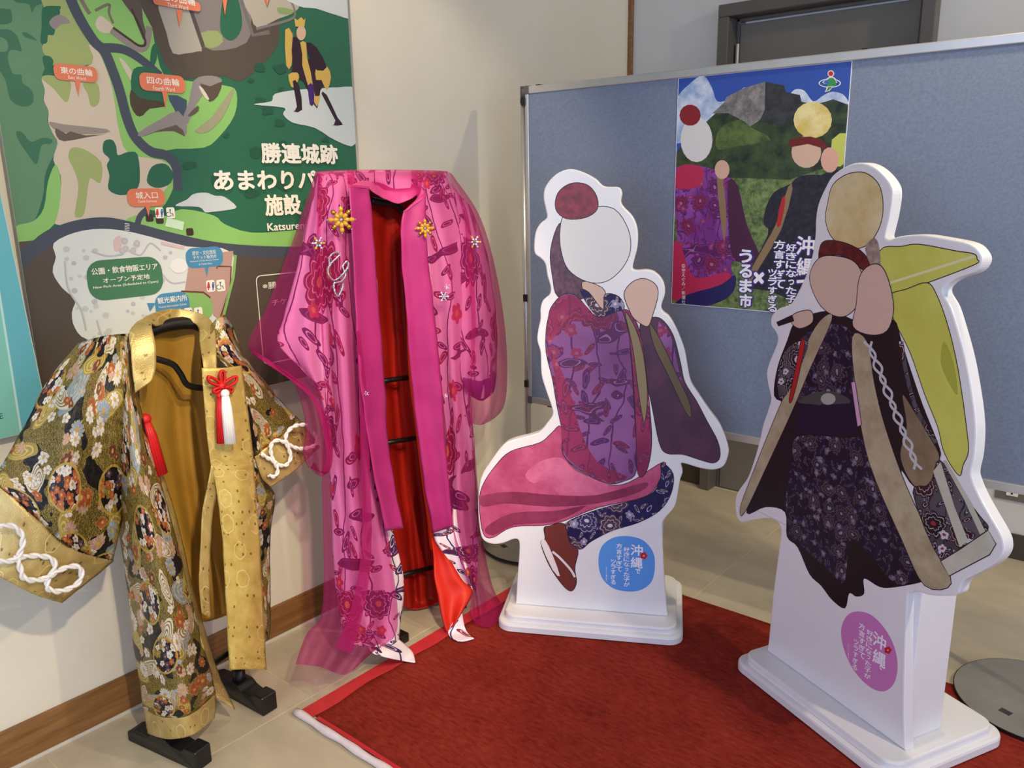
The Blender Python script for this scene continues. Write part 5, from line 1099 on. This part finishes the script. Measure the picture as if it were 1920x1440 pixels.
sheet('lapel', [D([(756, 396), (798, 360)], .05, .06), D([(751, 440), (800, 446)], .05, .085), D([(759, 560), (812, 560)], .05, .09), D([(769, 680), (824, 680)], .05, .095), D([(781, 800), (834, 800)], .05, .095), D([(794, 905), (842, 902)], .055, .10), D([(811, 1000), (850, 988)], .07, .105)], KX, M_mag, sr, 8, 8, (.006, 1.2, .9, .4), crumple=.005, seed=42, thick=.0015)
sheet('collar', [D([(652, 350), (694, 354)], .062, .05), D([(676, 340), (702, 362)], .03, .03), D([(705, 342), (722, 374)], -.02, .0), D([(735, 344), (744, 382)], -.03, .0), D([(764, 344), (766, 374)], -.01, .02), D([(790, 350), (786, 366)], .04, .03), D([(800, 366), (756, 398)], .062, .05)], KX, silk('pink_collar_satin', (186, 56, 120), (200, 74, 136), .45), sr, 7, 6, crumple=.012, seed=43, thick=.0015)
# jewelled brooches and sewn-on cord
GLD, SLV, AMB = plain((170, 126, 40), .25, .8), plain((206, 206, 214), .18, .85), plain((196, 146, 44), .15, .2)
PRL = plain((226, 206, 226), .25, .1)
def brooch(c, d, n, R, mats, parent, label):
    cw = K(*c, d); mb = MB(); view = (CAM-cw).normalized(); e1 = view.cross(Vector((0, 0, 1))).normalized(); e2 = e1.cross(view)
    mb.ball(cw, (R*.16, R*.16, R*.16), mi=0, su=8, sv=6)
    for k in range(n):
        a = 2*math.pi*k/n; di = e1*math.cos(a)+e2*math.sin(a); tn = view.cross(di)
        Rm = Matrix((di, tn, view)).transposed()
        mb.ball(cw+di*R*.42, (R*.27, R*.19, R*.12), Rm, 1, 8, 6)
        mb.ball(cw+di*R*.8, (R*.24, R*.2, R*.12), Rm, 2 if k % 2 else 1, 8, 6)
        if R > .02: mb.ball(cw+di*R*1.08, (R*.07,)*3, Rm, 0, 6, 4)
    return mb.build('brooch', mats, parent, True, label=label)
brooch((640, 412), .09, 8, .034, [SLV, AMB, GLD], sr, 'large gold flower brooch'); brooch((597, 456), .075, 6, .018, [GLD, SLV, AMB], sr, 'small silver and gold brooch')
brooch((797, 428), .10, 8, .026, [SLV, AMB, GLD], sr, 'gold flower brooch'); brooch((890, 454), .065, 6, .021, [GLD, SLV, AMB], sr, 'silver and gold flower brooch')
brooch((832, 556), .10, 6, .016, [PRL, SLV, PRL], sr, 'pearl bead cluster'); brooch((838, 538), .10, 5, .009, [PRL, SLV, PRL], sr, 'pearl bead cluster')
for c in ((687, 738), (836, 742)): brooch(c, .115, 5, .007, [SLV, SLV, PRL], sr, 'small silver bead flower')
rope('cord', [(618, 500), (618, 482), (630, 473), (637, 478), (620, 495), (615, 512), (628, 526), (650, 505), (652, 490), (642, 500), (648, 515), (640, 528), (626, 532), (628, 548), (634, 556), (640, 545), (644, 530)], K, .098, .0026, SLV, sr)
